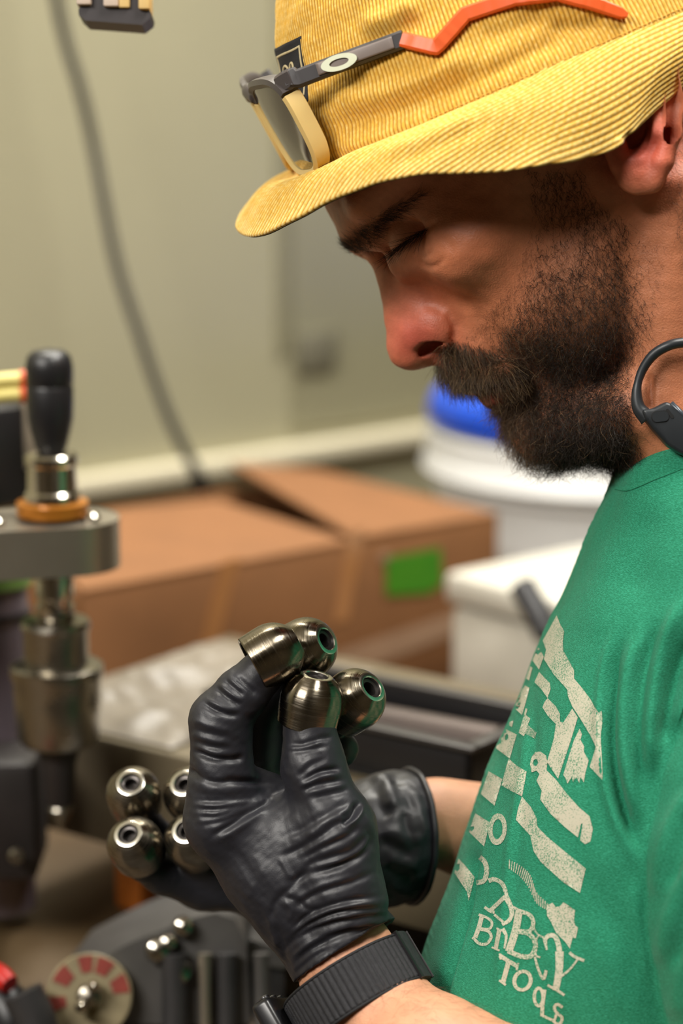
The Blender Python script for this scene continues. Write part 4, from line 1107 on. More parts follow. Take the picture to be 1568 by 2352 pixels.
for pts in [[(9, 34), (9, 42), (10.5, 45.5), (12.5, 46), (14, 43.5), (14.3, 38), (14.2, 34)], [(14.3, 38), (15.2, 44), (16.6, 46), (18.2, 45), (19, 40), (19, 34)]]:
    c_ = catmull([crown_pt(p, h, 1.2) for p, h in pts], 30); v_, f_ = tube_mesh(to_world(c_), 0.0006, 8); make('label_motif', v_, f_, M_thread, lp)

def surf(px, py, bvh, off=0.0):
    o_ = q(px, py, 200); dv = q(px, py, -300) - o_; dv /= np.linalg.norm(dv)
    h = bvh.ray_cast(Vector(o_), Vector(dv))
    return None if h[0] is None else np.array(h[0]) - dv * off

# ------------------------------------------------------------------ sunglasses pushed up on the hat
M_frame = mat('graphite frame', (70, 64, 64), rough=0.38, vary=0.06)
M_frame2 = mat('dark graphite frame', (44, 40, 42), rough=0.4)
M_tan = mat('smoky tan frame', (206, 178, 116), rough=0.35, sss=0.15, vary=0.06)
M_lens = mat('brown grey lens', (74, 62, 58), rough=0.06, spec=0.7, trans=0.35, coat=0.3)
M_inset = mat('grey arm inset', (120, 108, 102), rough=0.45)
M_logo = mat('pale logo print', (196, 200, 172), rough=0.45)
M_orange = mat('orange rubber', (226, 92, 34), rough=0.45, vary=0.04)
gl = thing('sunglasses', 'graphite and tan sunglasses with orange arm tips pushed up on the yellow hat', 'sunglasses', to_world(q(600, 200, ZS)))
yaw_ = math.radians(8.5)
GD = np.array([0.487, -0.873, 0]); GB0 = np.array([0.873, 0.487, 0])
GL = np.array([GB0[0] * math.sin(yaw_), -0.19, math.cos(yaw_)]); GL /= np.linalg.norm(GL)
GB = np.array([GB0[0] * math.cos(yaw_), GB0[1] * math.cos(yaw_), -math.sin(yaw_)])
GO = q(556, 194, ZS)
def GP(l, v, b): return GO + GL * l + GD * v + GB * (b + l * l / 500.0)
def rim_loop(n=96):
    """lens outline in (lateral, down), flat topped and rounded below"""
    t = np.arange(n) / n * 2 * math.pi; c, s = np.cos(t), np.sin(t)
    x = 35.5 + 26 * np.sign(c) * np.abs(c) ** 0.55; y = 22.5 + 20.5 * np.sign(s) * np.abs(s) ** 0.6
    x = x + (y - 22) * -0.10 * np.where(x > 35, 1, -0.9)
    return x, y
lx, ly = rim_loop()
def rim_part(sel, sgn, grow_in, grow_out, dep_fn, name, m, par):
    ids = np.nonzero(sel)[0]
    # contiguous run
    k0 = [i for i in ids if (i - 1) % len(lx) not in set(ids)][0]
    run = [(k0 + i) % len(lx) for i in range(len(ids))]
    cx, cy = 35.5, 22.5; V_ = []
    for i in run:
        dx, dy = lx[i] - cx, ly[i] - cy; L_ = math.hypot(dx, dy); ux, uy = dx / L_, dy / L_
        dep = dep_fn(lx[i], ly[i])
        a = (lx[i] - ux * grow_in, ly[i] - uy * grow_in); b = (lx[i] + ux * grow_out, ly[i] + uy * grow_out)
        m_ = ((a[0] + b[0]) / 2, (a[1] + b[1]) / 2)
        V_.append([GP(sgn * a[0], a[1], 0.5), GP(sgn * m_[0], m_[1], -0.6), GP(sgn * b[0], b[1], 0.4), GP(sgn * b[0], b[1], dep - 0.8), GP(sgn * m_[0], m_[1], dep), GP(sgn * a[0], a[1], dep - 0.6)])
    n = len(run); V_ = np.array(V_).reshape(-1, 3); f = []
    for i in range(n - 1):
        for j in range(6): f.append((i * 6 + j, i * 6 + (j + 1) % 6, (i + 1) * 6 + (j + 1) % 6, (i + 1) * 6 + j))
    f += [tuple(range(6))[::-1], tuple(range((n - 1) * 6, n * 6))]
    if sgn < 0: f = [t[::-1] for t in f]
    return make(name, to_world(V_), f, m, par, smooth=True, sharp=50)
dep = lambda x, y: 3.4 + 4.4 * np.clip((x - 38) / 22, 0, 1)
for sgn in (1, -1):
    split = 9.5
    rim_part(ly < split, sgn, 1.2, 3.2, dep, 'frame_top', M_frame, gl)
    rim_part(ly >= split, sgn, 1.2, 2.4, dep, 'frame_bottom', M_tan, gl)
    rr = np.linspace(0, 1, 10); V_ = []
    for r_ in rr:
        for i in range(len(lx)):
            x = 35.5 + (lx[i] - 35.5) * r_; y = 22.5 + (ly[i] - 22.5) * r_
            V_.append(GP(sgn * x, y, 1.0 - 1.6 * (1 - r_ * r_)))
    n = len(lx); V_ = np.array(V_)
    f = [(k * n + i, k * n + (i + 1) % n, (k + 1) * n + (i + 1) % n, (k + 1) * n + i) for k in range(9) for i in range(n)]
    back = V_ + GB * 1.6; f2 = [tuple(j + len(V_) for j in t[::-1]) for t in f]
    make('lens', to_world(np.concatenate([V_, back])), f + f2, M_lens, gl)
# bridge
bp = [GP(l, v, b) for l, v, b in [(-11, 6.5, 1.5), (-5, 4.2, 1.0), (0, 3.6, 0.8), (5, 4.2, 1.0), (11, 6.5, 1.5)]]
v_, f_ = tube_mesh(to_world(catmull(bp, 24)), 0.0026, 12, squash=(1.0, 1.3)); make('bridge', v_, f_, M_frame, gl)
def sweep_rect(pts, hgt, thk, up_dirs, round_=0.3):
    """flat bar following pts (mm); hgt across (image up-ish), thk towards camera"""
    pts = np.asarray(pts, float); n = len(pts); T = np.gradient(pts, axis=0); T /= np.linalg.norm(T, axis=1)[:, None]
    V_ = []
    hgt = np.broadcast_to(np.asarray(hgt, float), (n,)); thk = np.broadcast_to(np.asarray(thk, float), (n,))
    for i in range(n):
        z = np.array([0, 0, 1.0]); z = z - T[i] * (z @ T[i]); z /= np.linalg.norm(z); u = np.cross(z, T[i])
        for a, b in [(-.5, -.28), (-.5, .28), (-.36, .5), (.36, .5), (.5, .28), (.5, -.28), (.36, -.5), (-.36, -.5)]:
            V_.append(pts[i] + u * hgt[i] * a + z * thk[i] * b)
    f = [(i * 8 + j, i * 8 + (j + 1) % 8, (i + 1) * 8 + (j + 1) % 8, (i + 1) * 8 + j) for i in range(n - 1) for j in range(8)]
    f += [tuple(range(8))[::-1], tuple(range((n - 1) * 8, n * 8))]
    return np.array(V_), f
def dense(poly, step=8.0):
    out = [np.array(poly[0], float)]
    for a, b in zip(poly[:-1], poly[1:]):
        a, b = np.array(a, float), np.array(b, float); k = max(1, int(np.hypot(*(b - a)) / step))
        out += [a + (b - a) * (i + 1) / k for i in range(k)]
    return np.array(out)
def on_crown(poly, off, smooth=9):
    d_ = dense(poly); P_ = []
    for x, y in d_:
        s = surf(x, y, crown_bvh); P_.append(s[2] if s is not None else np.nan)
    z = np.array(P_); ok = ~np.isnan(z); z = np.interp(np.arange(len(z)), np.nonzero(ok)[0], z[ok]) if ok.any() else np.full(len(z), ZS + 60)
    ker = np.ones(smooth) / smooth; zp = np.convolve(np.pad(z, smooth // 2, 'edge'), ker, 'valid')
    z = np.maximum(zp, z) + off
    return np.array([q(x, y, zz) for (x, y), zz in zip(d_, z)])
hz_ = GP(63, 4, 5)[2]
armp = on_crown([(676, 184), (760, 152), (928, 90)], 3.4)
zz_ = armp[:, 2].copy(); zl_ = np.interp(np.arange(len(zz_)), [0, 22], [hz_, zz_[22]]); zz_[:22] = np.maximum(zz_[:22], zl_[:22])
zz_ = np.convolve(np.pad(zz_, 5, 'edge'), np.ones(11) / 11, 'valid') + 0.4
armp = np.array([q(*np.array(to_px(p[None])).ravel(), z) for p, z in zip(armp, zz_)])
jx = to_px(armp[:1])
arm = make('temple_arm', *(lambda vf: (to_world(vf[0]), vf[1]))(sweep_rect(np.concatenate([[GP(62.5, 3.2, 4.5), GP(64.5, 3.5, 7.5)], armp]), np.concatenate([[7.5, 7.6], np.full(len(armp), 7.4)]), 4.2, None)), M_frame2, gl, sharp=40)
arx, arz = to_px(armp)[0], armp[:, 2]
def arm_z(x): return np.interp(x, arx, arz)
ins = np.array([q(x, y, arm_z(x) + 2.6) for x, y in dense([(728, 160), (902, 97)])])
v_, f_ = sweep_rect(ins, 4.9, 0.5, None); make('arm_inset', to_world(v_), f_, M_inset, arm)
lgc = np.array([778.0, 143.0]); rot = math.radians(-17)
V_ = []; nl = 48
zfun = lambda x: arm_z(x) + 3.4
for k, (rx, ry) in enumerate([(43, 18.5), (43, 18.5), (23, 8.5), (23, 8.5)]):
    for i in range(nl):
        t = i / nl * 2 * math.pi; dx, dy = rx * math.cos(t), ry * math.sin(t)
        x, y = lgc + [dx * math.cos(rot) - dy * math.sin(rot), dx * math.sin(rot) + dy * math.cos(rot)]
        V_.append(q(x, y, zfun(x) + (0.3 if k in (1, 2) else -0.2)))
f = [(k * nl + i, k * nl + (i + 1) % nl, (k + 1) * nl + (i + 1) % nl, (k + 1) * nl + i) for k in range(3) for i in range(nl)]
make('logo_ring', to_world(np.array(V_)), f, M_logo, arm, smooth=False)
tip = on_crown([(924, 91), (1001, 109), (1068, 33), (1180, -4), (1280, -16), (1352, 4), (1440, 36)], 2.6)
th_ = np.full(len(tip), 6.2); th_[-14:] = np.linspace(6.0, 4.4, 14); th_[-2:] = [3.4, 1.8]
v_, f_ = sweep_rect(tip, th_, 3.6, None); make('arm_tip', to_world(v_), f_, M_orange, gl, sharp=40)
# far arm, mirrored along the hidden side of the hat
far = tip * [1, 1, -1] + [0, 0, 2 * ZS]; fara = armp * [1, 1, -1] + [0, 0, 2 * ZS]
fa = np.concatenate([[GP(-63.5, 3.5, 7)], fara]); v_, f_ = sweep_rect(fa, 7.4, 4.0, None); make('temple_arm', to_world(v_), f_, M_frame2, gl, sharp=40)
v_, f_ = sweep_rect(far, th_, 3.6, None); make('arm_tip', to_world(v_), f_, M_orange, gl, sharp=40)
# hinge block on the near side
v_, f_ = sweep_rect(np.array([GP(58, 4.5, 3.0), GP(62, 4.0, 4.5), GP(64.5, 3.6, 7.0)]), [8, 8.5, 8], 5.0, None); make('hinge', to_world(v_), f_, M_frame, gl, sharp=40)

# ------------------------------------------------------------------ open-ear headset round the neck
head_bvh = BVHTree.FromPolygons(HV.tolist(), HQ.tolist())
M_hs = mat('headset rubber', (34, 38, 42), rough=0.42, vary=0.05)
M_hs2 = mat('headset edge', (60, 66, 74), rough=0.3, metal=0.2)
hsp = [(1690, 800), (1620, 786), (1568, 787), (1535, 794), (1500, 815), (1474, 852), (1462, 895), (1466, 935), (1488, 962)]
hz = [surf(x, y, head_bvh) for x, y in hsp]
hz = [ (h[2] if h is not None else ZS + 40) for h in hz]
base_z = max(hz[3:])
hp = catmull([q(x, y, max(z, base_z - 4) + 7 - 0.02 * abs(x - 1500)) for (x, y), z in zip(hsp, hz)], 60)
hs_ = thing('neck_headset', 'dark grey open-ear headset hanging round the neck above the green collar', 'headset', to_world(hp[40]))
v_, f_ = tube_mesh(to_world(hp), np.concatenate([np.full(30, 0.0021), np.linspace(0.0021, 0.0017, 12), np.linspace(0.0017, 0.0036, 18)]), 16); make('ear_hook', v_, f_, M_hs, hs_)
zb = base_z + 8
poly = [(1474, 940), (1500, 938), (1530, 922), (1552, 930), (1640, 1020), (1640, 1075), (1560, 1040), (1535, 1024), (1500, 985), (1482, 962)]
bm_ = bmesh.new()
vs = [bm_.verts.new(q(x, y, zb)) for x, y in poly]; fc = bm_.faces.new(vs); ex = bmesh.ops.extrude_face_region(bm_, geom=[fc])
for v in [g for g in ex['geom'] if isinstance(g, bmesh.types.BMVert)]: v.co.z -= 10
bmesh.ops.recalc_face_normals(bm_, faces=bm_.faces)
bmesh.ops.bevel(bm_, geom=bm_.edges[:], offset=1.4, segments=3, profile=0.5, affect='EDGES')
bm_.verts.index_update(); vv = np.array([v.co[:] for v in bm_.verts]); ff = [[v.index for v in f.verts] for f in bm_.faces]; bm_.free()
hb = make('speaker_body', to_world(vv), ff, M_hs, hs_, sharp=45)
def rrect(cx, cy, w, h, rot, n=6, r=0.45):
    out = []
    for sx, sy, a0 in [(1, 1, 0), (-1, 1, 90), (-1, -1, 180), (1, -1, 270)]:
        for k in range(n):
            a = math.radians(a0 + 90 * k / (n - 1)); R_ = min(w, h) * r
            x, y = sx * (w / 2 - R_) + R_ * math.cos(a), sy * (h / 2 - R_) + R_ * math.sin(a)
            out.append((cx + x * math.cos(rot) - y * math.sin(rot), cy + x * math.sin(rot) + y * math.cos(rot)))
    return out
MB().prism([to_world(q(x, y, zb - 0.05)) for x, y in rrect(1516, 957, 42, 27, -0.1)], -FWD * 0.0002).build('button_groove', mat('groove black', (10, 10, 12), rough=0.6), hb, smooth=False)
MB().prism([to_world(q(x, y, zb)) for x, y in rrect(1516, 957, 38, 23, -0.1)], -FWD * 0.0005).build('button', M_hs, hb, sharp=30)
MB().prism([to_world(q(x, y, zb)) for x, y in rrect(1538, 950, 26, 7, 0.9)], -FWD * 0.0002).build('slot', bpy.data.materials['groove black'], hb, smooth=False)
v_, f_ = tube_mesh(to_world(np.array([q(1540, 926, zb - 1), q(1570, 955, zb - 1), q(1640, 1022, zb - 1)])), 0.0012, 8); make('edge_trim', v_, f_, M_hs2, hb)
# band behind the neck
hp2 = catmull([hp[0], q(1850, 775, ZS + 60), q(1995, 745, ZS + 34), q(2050, 735, ZS), q(1995, 745, ZS - 34), q(1850, 775, ZS - 60), hp[0] * [1, 1, -1] + [0, 0, 2 * ZS]], 60)
v_, f_ = tube_mesh(to_world(hp2), 0.0021, 12); make('neck_band', v_, f_, M_hs, hs_)
# ------------------------------------------------------------------ steel cups
def metal_brushed(name, col, rough):
    m = mat(name, col, metal=1.0, rough=rough)
    nt = m.node_tree; N = nt.nodes; L = nt.links; b = N['Principled BSDF']
    tc = N.new('ShaderNodeTexCoord'); mp = N.new('ShaderNodeMapping'); mp.inputs['Scale'].default_value = (60, 60, 3200)
    L.new(tc.outputs['Object'], mp.inputs['Vector'])
    n = N.new('ShaderNodeTexNoise'); n.inputs['Scale'].default_value = 1.0; n.inputs['Detail'].default_value = 3
    L.new(mp.outputs['Vector'], n.inputs['Vector'])
    bp = N.new('ShaderNodeBump'); bp.inputs['Strength'].default_value = 0.30; bp.inputs['Distance'].default_value = 0.0002
    L.new(n.outputs['Fac'], bp.inputs['Height']); L.new(bp.outputs['Normal'], b.inputs['Normal'])
    tg = N.new('ShaderNodeTangent'); tg.direction_type = 'RADIAL'; tg.axis = 'Z'; L.new(tg.outputs['Tangent'], b.inputs['Tangent']); b.inputs['Anisotropic'].default_value = 0.8; b.inputs['Anisotropic Rotation'].default_value = 0.25
    mr = N.new('ShaderNodeMapRange'); mr.inputs['From Min'].default_value = 0.3; mr.inputs['From Max'].default_value = 0.7
    mr.inputs['To Min'].default_value = rough * 0.7; mr.inputs['To Max'].default_value = rough * 1.5
    L.new(n.outputs['Fac'], mr.inputs['Value']); L.new(mr.outputs['Result'], b.inputs['Roughness'])
    return m
M_cap = metal_brushed('turned steel', (128, 120, 106), 0.2)
M_rim = mat('polished steel face', (225, 222, 212), metal=1.0, rough=0.22)
M_bore = mat('dark bore', (70, 66, 64), metal=0.8, rough=0.35)
def lathe_obj(name, prof, m, parent, n=56, sharp=30):
    mb = MB(); mb.lathe([(r * .001, h * .001) for r, h in prof], (0, 0, 0), n=n, cap=False)
    me = bpy.data.meshes.new(name); me.from_pydata(np.concatenate(mb.v).tolist(), [], mb.f); me.update()
    me.polygons.foreach_set('use_smooth', np.ones(len(me.polygons), bool)); me.set_sharp_from_angle(angle=math.radians(sharp))
    me.materials.append(m); o = bpy.data.objects.new(name, me); COL.objects.link(o); o.parent = parent; return o
OUT = [(10.2, -10.2), (11.5, -10.4), (11.9, -10.0), (12.35, -4.0), (12.45, -1.0)] + [(12.45 * math.cos(t), -1.0 + 12.45 * math.sin(t)) for t in np.linspace(0.08, 0.98, 14)] + [(6.55, 9.75), (6.3, 9.9)]
INN = [(10.2, -10.2), (10.0, -6), (9.6, -1.0), (7.0, 3.5)]
cap0 = bpy.data.objects.new('steel_cup', None); COL.objects.link(cap0); cap0.empty_display_size = 0.01
sh_ = lathe_obj('shell', INN[::-1] + OUT, M_cap, cap0)
lathe_obj('face_ring', [(6.3, 9.9), (5.9, 10.05), (4.7, 10.05), (4.4, 9.7)], M_rim, cap0)
lathe_obj('bore', [(4.4, 9.7), (4.1, 8.6), (3.0, 8.3), (2.8, 7.6), (2.6, 4.2), (0.05, 4.2)], M_bore, cap0)
CAPS = [(632, 1500, 8, (.84, .46, -.12), 'steel cup on the bent index fingertip, topmost at the left of the raised four'),
        (708, 1487, -11, (.74, .36, .56), 'steel cup tucked behind the index fingertip cup with its bore facing the shirt'),
        (818, 1604, -6, (.62, .50, .60), 'steel cup at the right of the raised four with its bore facing the shirt'),
        (716, 1606, 12, (.20, .95, .24), 'steel cup standing upright on the gloved thumb tip'),
        (306, 1822, -82, (-.06, .57, .82), 'steel cup of the lower hand, upper row, farthest from the raised glove'),
        (436, 1822, -84, (-.22, .55, .80), 'steel cup of the lower hand, upper row, half hidden by the raised glove'),
        (308, 1938, -66, (-.20, .55, .81), 'steel cup of the lower hand, lower row, farthest from the raised glove'),
        (440, 1928, -68, (-.20, .52, .83), 'steel cup of the lower hand, lower row, partly behind the raised glove')]
def cap_copy(src):
    c = src.copy(); COL.objects.link(c)
    for ch in src.children:
        d = ch.copy(); COL.objects.link(d); d.parent = c
    return c
for i, (px, py, z, ax, lab) in enumerate(CAPS):
    c = cap0 if i == 0 else cap_copy(cap0)
    c.location = to_world(q(px, py, z)); c.scale = (1.05,) * 3 if i < 4 else (1.0,) * 3; w = dir_world(np.array(ax, float)); 
    c.rotation_euler = Vector(w).to_track_quat('Z', 'Y').to_euler()
    tag(c, lab, 'steel cup', 'turned steel cups on the gloved fingertips')

# ------------------------------------------------------------------ gloves
def glove_material():
    m = mat('black nitrile', (36, 36, 42), rough=0.45, spec=0.5, bump=0.08, bscale=1800, rvary=0.05, vscale=70)
    return m
M_glove = glove_material()
g1 = SDF((-74, -216, -62), (26, -46, 50), 0.66)
def Q4(L): return [q(x, y, z) for x, y, z, r in L], [r for x, y, z, r in L]
def ch(S, L, k): p, r = Q4(L); S.chain(p, r, k)
ch(g1, [(518, 1884, 4, 15), (510, 1795, 6, 13.2), (507, 1655, 8, 12.4), (556, 1592, 9, 10.2), (606, 1540, 8, 9.4)], 4)           # index
ch(g1, [(560, 1880, -16, 14), (580, 1790, -20, 11.5), (592, 1650, -22, 11), (640, 1565, -22, 9.5), (675, 1512, -18, 9)], 3)      # middle
ch(g1, [(610, 1890, -34, 13), (640, 1780, -40, 11), (690, 1668, -34, 10), (778, 1640, -16, 8.8)], 3)                             # ring
ch(g1, [(650, 1920, -46, 11), (690, 1800, -48, 10), (720, 1735, -42, 9), (782, 1722, -26, 7.6)], 2.5)                            # little
ch(g1, [(518, 1884, 4, 15), (610, 1998, 2, 16.5), (720, 2112, 4, 18), (795, 2195, 8, 23)], 10)                                   # back of the hand
ch(g1, [(640, 1930, -34, 16), (720, 2060, -24, 18), (795, 2180, -4, 22)], 10)
ch(g1, [(795, 2070, 16, 17), (772, 1905, 16, 15), (720, 1765, 13, 11.9), (708, 1650, 11, 10.6)], 7)                              # thumb
g1.cap(q(520, 1888, 4), q(740, 1905, 9), 12.5, 12, 8)                                                                            # web
g1.ell(q(690, 2010, 8), (22, 26, 18), None, 12)
g1.cap(q(540, 1800, 0), q(668, 1842, -4), 9.5, 9, 3)                                                                            # finger base in the hollow
g1.cap(q(795, 2195, 8), q(840, 2250, 9), 23, 23.5, 4)
ca_ = np.array([.53, -.82, .20]); ca_ /= np.linalg.norm(ca_); cp_ = q(792, 2182, 8)
gx_ = g1.lo[0] + np.arange(g1.n[0]) * g1.h; gy_ = g1.lo[1] + np.arange(g1.n[1]) * g1.h; gz_ = g1.lo[2] + np.arange(g1.n[2]) * g1.h
pl = ((gx_ - cp_[0]) * ca_[0])[:, None, None] + ((gy_ - cp_[1]) * ca_[1])[None, :, None] + ((gz_ - cp_[2]) * ca_[2])[None, None, :]
g1.f = np.maximum(g1.f, pl.astype(np.float32))
g1.cap(cp_ - ca_ * 14, cp_ + ca_ * 20, 20.6, 22.2, 1.0, '-')
LV, LQ = g1.mesh(); LN = g1.grad(LV)
c6 = lambda L: [(420 + x / 3.267, 1500 + y / 3.267) for x, y in L]
c4 = lambda L: [(220 + x / 1.96, 1680 + y / 1.96) for x, y in L]
GL_ = []
def gl_(c, pts, a, w, st=0): GL_.append((c(pts), a, w, st) if st else (c(pts), a, w))
for pts, a, w in [([(60, 490), (200, 545), (390, 590)], .5, 9), ([(55, 600), (150, 640), (380, 680)], .5, 9), ([(60, 650), (200, 700), (380, 720)], -.45, 8), ([(55, 560), (180, 600), (360, 640)], -.4, 8),
                  ([(60, 715), (150, 765), (260, 795), (400, 795), (470, 770)], -1.3, 8), ([(70, 690), (200, 740), (330, 760)], .5, 8),
                  ([(140, 365), (280, 440), (440, 475)], -1.1, 8), ([(150, 340), (290, 410), (430, 440)], .5, 8), ([(240, 250), (330, 330), (440, 400)], -.8, 8), ([(300, 190), (380, 265), (460, 330)], -.7, 8), ([(380, 160), (480, 250), (570, 320)], -.8, 9),
                  ([(260, 225), (350, 300), (450, 365)], .45, 8), ([(330, 170), (420, 245), (510, 320)], .4, 8),
                  ([(20, 830), (60, 890), (150, 935), (260, 965), (480, 968), (745, 1000)], -2.0, 10), ([(60, 900), (180, 950), (300, 972), (480, 985), (720, 1010)], .7, 9), ([(40, 850), (130, 915), (240, 945), (360, 945)], .6, 7),
                  ([(40, 1040), (250, 1075), (480, 1060), (700, 1030)], -.45, 10), ([(50, 1105), (260, 1115), (450, 1100), (640, 1075)], -.8, 9), ([(60, 1165), (240, 1175), (420, 1145), (600, 1105)], -.8, 9), ([(70, 1225), (240, 1230), (400, 1180), (560, 1130)], -.7, 9), ([(110, 1290), (280, 1265), (430, 1205), (540, 1150)], -.7, 9),
                  ([(50, 1135), (250, 1145), (430, 1120), (620, 1090)], .45, 8), ([(65, 1195), (240, 1202), (410, 1162), (580, 1115)], .45, 8), ([(80, 1260), (260, 1248), (420, 1190), (550, 1140)], .4, 8),
                  ([(180, 1395), (340, 1310), (470, 1225), (600, 1140), (720, 1050)], -1.3, 10), ([(200, 1420), (370, 1330), (520, 1225), (660, 1130)], .6, 12),
                  ([(770, 690), (900, 685), (1040, 640), (1150, 625)], -.7, 8), ([(800, 740), (930, 725), (1100, 690)], -.6, 8), ([(780, 715), (900, 705), (1060, 665)], .5, 7), ([(870, 800), (960, 770), (1090, 750)], -.3, 9),
                  ([(860, 935), (960, 845), (1090, 785)], -.7, 9), ([(870, 985), (1000, 905), (1100, 875), (1195, 865)], -1.2, 8), ([(860, 1010), (1000, 935), (1220, 900)], .6, 8), ([(880, 1035), (1030, 985), (1240, 945)], -.7, 8), ([(900, 1060), (1060, 1020), (1250, 985)], .4, 8), ([(960, 1100), (1130, 1055), (1265, 1020)], -.5, 9),
                  ([(1180, 1290), (1270, 1230), (1335, 1110)], -1.6, 8), ([(1210, 1300), (1310, 1230), (1350, 1120)], .8, 7), ([(1180, 1240), (1260, 1190), (1310, 1100)], -.7, 8),
                  ([(740, 1405), (950, 1290), (1150, 1170), (1300, 1095)], -.6, 12), ([(700, 1460), (920, 1350), (1130, 1230), (1290, 1150)], .5, 12), ([(700, 1535), (900, 1445), (1130, 1300), (1200, 1280)], -.7, 11),
                  ([(720, 1510), (900, 1415), (1100, 1290)], .5, 9), ([(840, 1560), (1050, 1455), (1230, 1375), (1350, 1280)], -.8, 10), ([(860, 1530), (1060, 1425), (1260, 1330)], .5, 9), ([(880, 1605), (1080, 1540), (1270, 1480), (1410, 1340)], -.8, 10), ([(980, 1650), (1200, 1585), (1370, 1490), (1435, 1320)], -.9, 9), ([(1000, 1620), (1200, 1555), (1350, 1470), (1420, 1340)], .6, 8)]:
    gl_(c6, pts, a * 1.3, w * 0.9)
for pts, a, w in [([(560, 480), (700, 640), (790, 800)], -.3, 14), ([(780, 880), (810, 770), (890, 690), (1000, 560)], -.6, 9), ([(830, 740), (900, 760), (950, 800), (1010, 800)], -.5, 7), ([(840, 760), (880, 800), (870, 860)], .5, 8),
                  ([(830, 690), (960, 640), (1100, 600), (1250, 500)], -.6, 10), ([(820, 560), (870, 640), (900, 660)], .4, 8), ([(870, 800), (1000, 725), (1150, 680), (1290, 620)], -.7, 9), ([(880, 775), (1010, 700), (1160, 655)], .5, 9),
                  ([(880, 900), (960, 825), (1100, 772), (1310, 735)], -.9, 8), ([(860, 960), (950, 875), (1110, 812), (1335, 795)], -1.0, 8), ([(870, 930), (960, 850), (1100, 792), (1320, 765)], .7, 8), ([(830, 1005), (900, 935), (1010, 880), (1190, 840), (1335, 830)], -.9, 8), ([(850, 985), (930, 905), (1060, 845), (1240, 815)], .6, 8),
                  ([(880, 1060), (960, 985), (1080, 925), (1200, 895), (1320, 870)], -.8, 8), ([(870, 1035), (960, 955), (1080, 900), (1300, 850)], .6, 8), ([(1000, 930), (1100, 905), (1180, 885)], -.7, 7), ([(890, 1100), (960, 1030), (1060, 970)], -.6, 8),
                  ([(790, 870), (830, 930), (850, 1010), (880, 1090)], -.6, 9), ([(770, 830), (800, 900), (820, 980)], .5, 9), ([(680, 760), (720, 680), (760, 600)], .25, 10), ([(1180, 320), (1230, 420), (1250, 480), (1290, 640)], .5, 10), ([(1210, 400), (1270, 560), (1290, 700)], -.5, 9)]:
    gl_(c4, pts, a * 1.3, w * 0.9)
LV = crease(LV, LN, GL_)
LV = LV + LN * (fnoise(LV * [1, 1, 1], 11, 91, 3) * 0.22)[:, None]
if (vnormals(LV, LQ) * LN).sum(1).mean() < 0: LQ = LQ[:, ::-1]
glv = make('glove', to_world(LV), LQ, M_glove, man)
glv['label'] = 'black nitrile glove on the raised hand'
# the other hand, lower and farther, palm up under its four caps
g2 = SDF((-112, -196, -150), (40, -100, -44), 0.9)
ch(g2, [(332, 1985, -76, 8.2), (372, 2008, -82, 8.8), (470, 2040, -88, 10), (640, 2040, -90, 12)], 3)
ch(g2, [(455, 1978, -79, 8.2), (490, 2000, -84, 9.2), (570, 2030, -88, 10.5), (660, 2030, -90, 12)], 3)
ch(g2, [(322, 1880, -94, 8.2), (360, 1930, -104, 8.8), (470, 1990, -108, 10), (640, 2000, -106, 12)], 3)
ch(g2, [(455, 1880, -96, 8.2), (490, 1925, -106, 9.2), (570, 1970, -110, 10.5), (660, 1990, -108, 12)], 3)
ch(g2, [(640, 2025, -94, 20), (740, 1985, -92, 24), (840, 1945, -86, 26), (905, 1922, -88, 27.5), (975, 1915, -96, 28)], 8)
ch(g2, [(780, 1960, -84, 16), (700, 1880, -74, 12), (620, 1850, -70, 10.5)], 6)
ca2 = np.array([.92, -.02, -.32]); ca2 /= np.linalg.norm(ca2); cp2 = q(946, 1917, -90)
gx_ = g2.lo[0] + np.arange(g2.n[0]) * g2.h; gy_ = g2.lo[1] + np.arange(g2.n[1]) * g2.h; gz_ = g2.lo[2] + np.arange(g2.n[2]) * g2.h
pl = ((gx_ - cp2[0]) * ca2[0])[:, None, None] + ((gy_ - cp2[1]) * ca2[1])[None, :, None] + ((gz_ - cp2[2]) * ca2[2])[None, None, :]
g2.f = np.maximum(g2.f, pl.astype(np.float32))
RV, RQ = g2.mesh(); RN = g2.grad(RV)
c5 = lambda L: [(820 + x / 2.6133, 1560 + y / 2.6133) for x, y in L]
G2L = []
for pts, a, w in [([(60, 600), (160, 600), (200, 690), (240, 800)], 1.4, 16), ([(190, 590), (300, 680), (360, 820)], -1.2, 14), ([(100, 640), (140, 760), (200, 840)], -1.0, 14), ([(240, 600), (330, 700), (400, 840), (430, 1000)], 1.3, 14),
                  ([(120, 900), (220, 930), (330, 960), (420, 960)], 1.2, 16), ([(110, 960), (230, 1010), (360, 1080)], -1.3, 14), ([(150, 1120), (260, 1180), (360, 1200)], -1.1, 14), ([(160, 1060), (290, 1110), (380, 1140)], 1.0, 14), ([(290, 780), (300, 900), (370, 1080)], -.9, 12),
                  ([(190, 1230), (270, 1280), (340, 1280)], .8, 12)]:
    G2L.append((c5(pts), a, w))
RV = crease(RV, RN, G2L); RV = RV + RN * (fnoise(RV, 14, 93, 3) * 0.4)[:, None]
if (vnormals(RV, RQ) * RN).sum(1).mean() < 0: RQ = RQ[:, ::-1]
gl2 = make('glove', to_world(RV), RQ, M_glove, man); gl2['label'] = 'black nitrile glove on the lower hand'
gb2 = BVHTree.FromPolygons(RV.tolist(), RQ.tolist())
e_u = np.cross(ca2, [0, 1.0, 0]); e_u /= np.linalg.norm(e_u); e_v = np.cross(e_u, ca2); rim = []
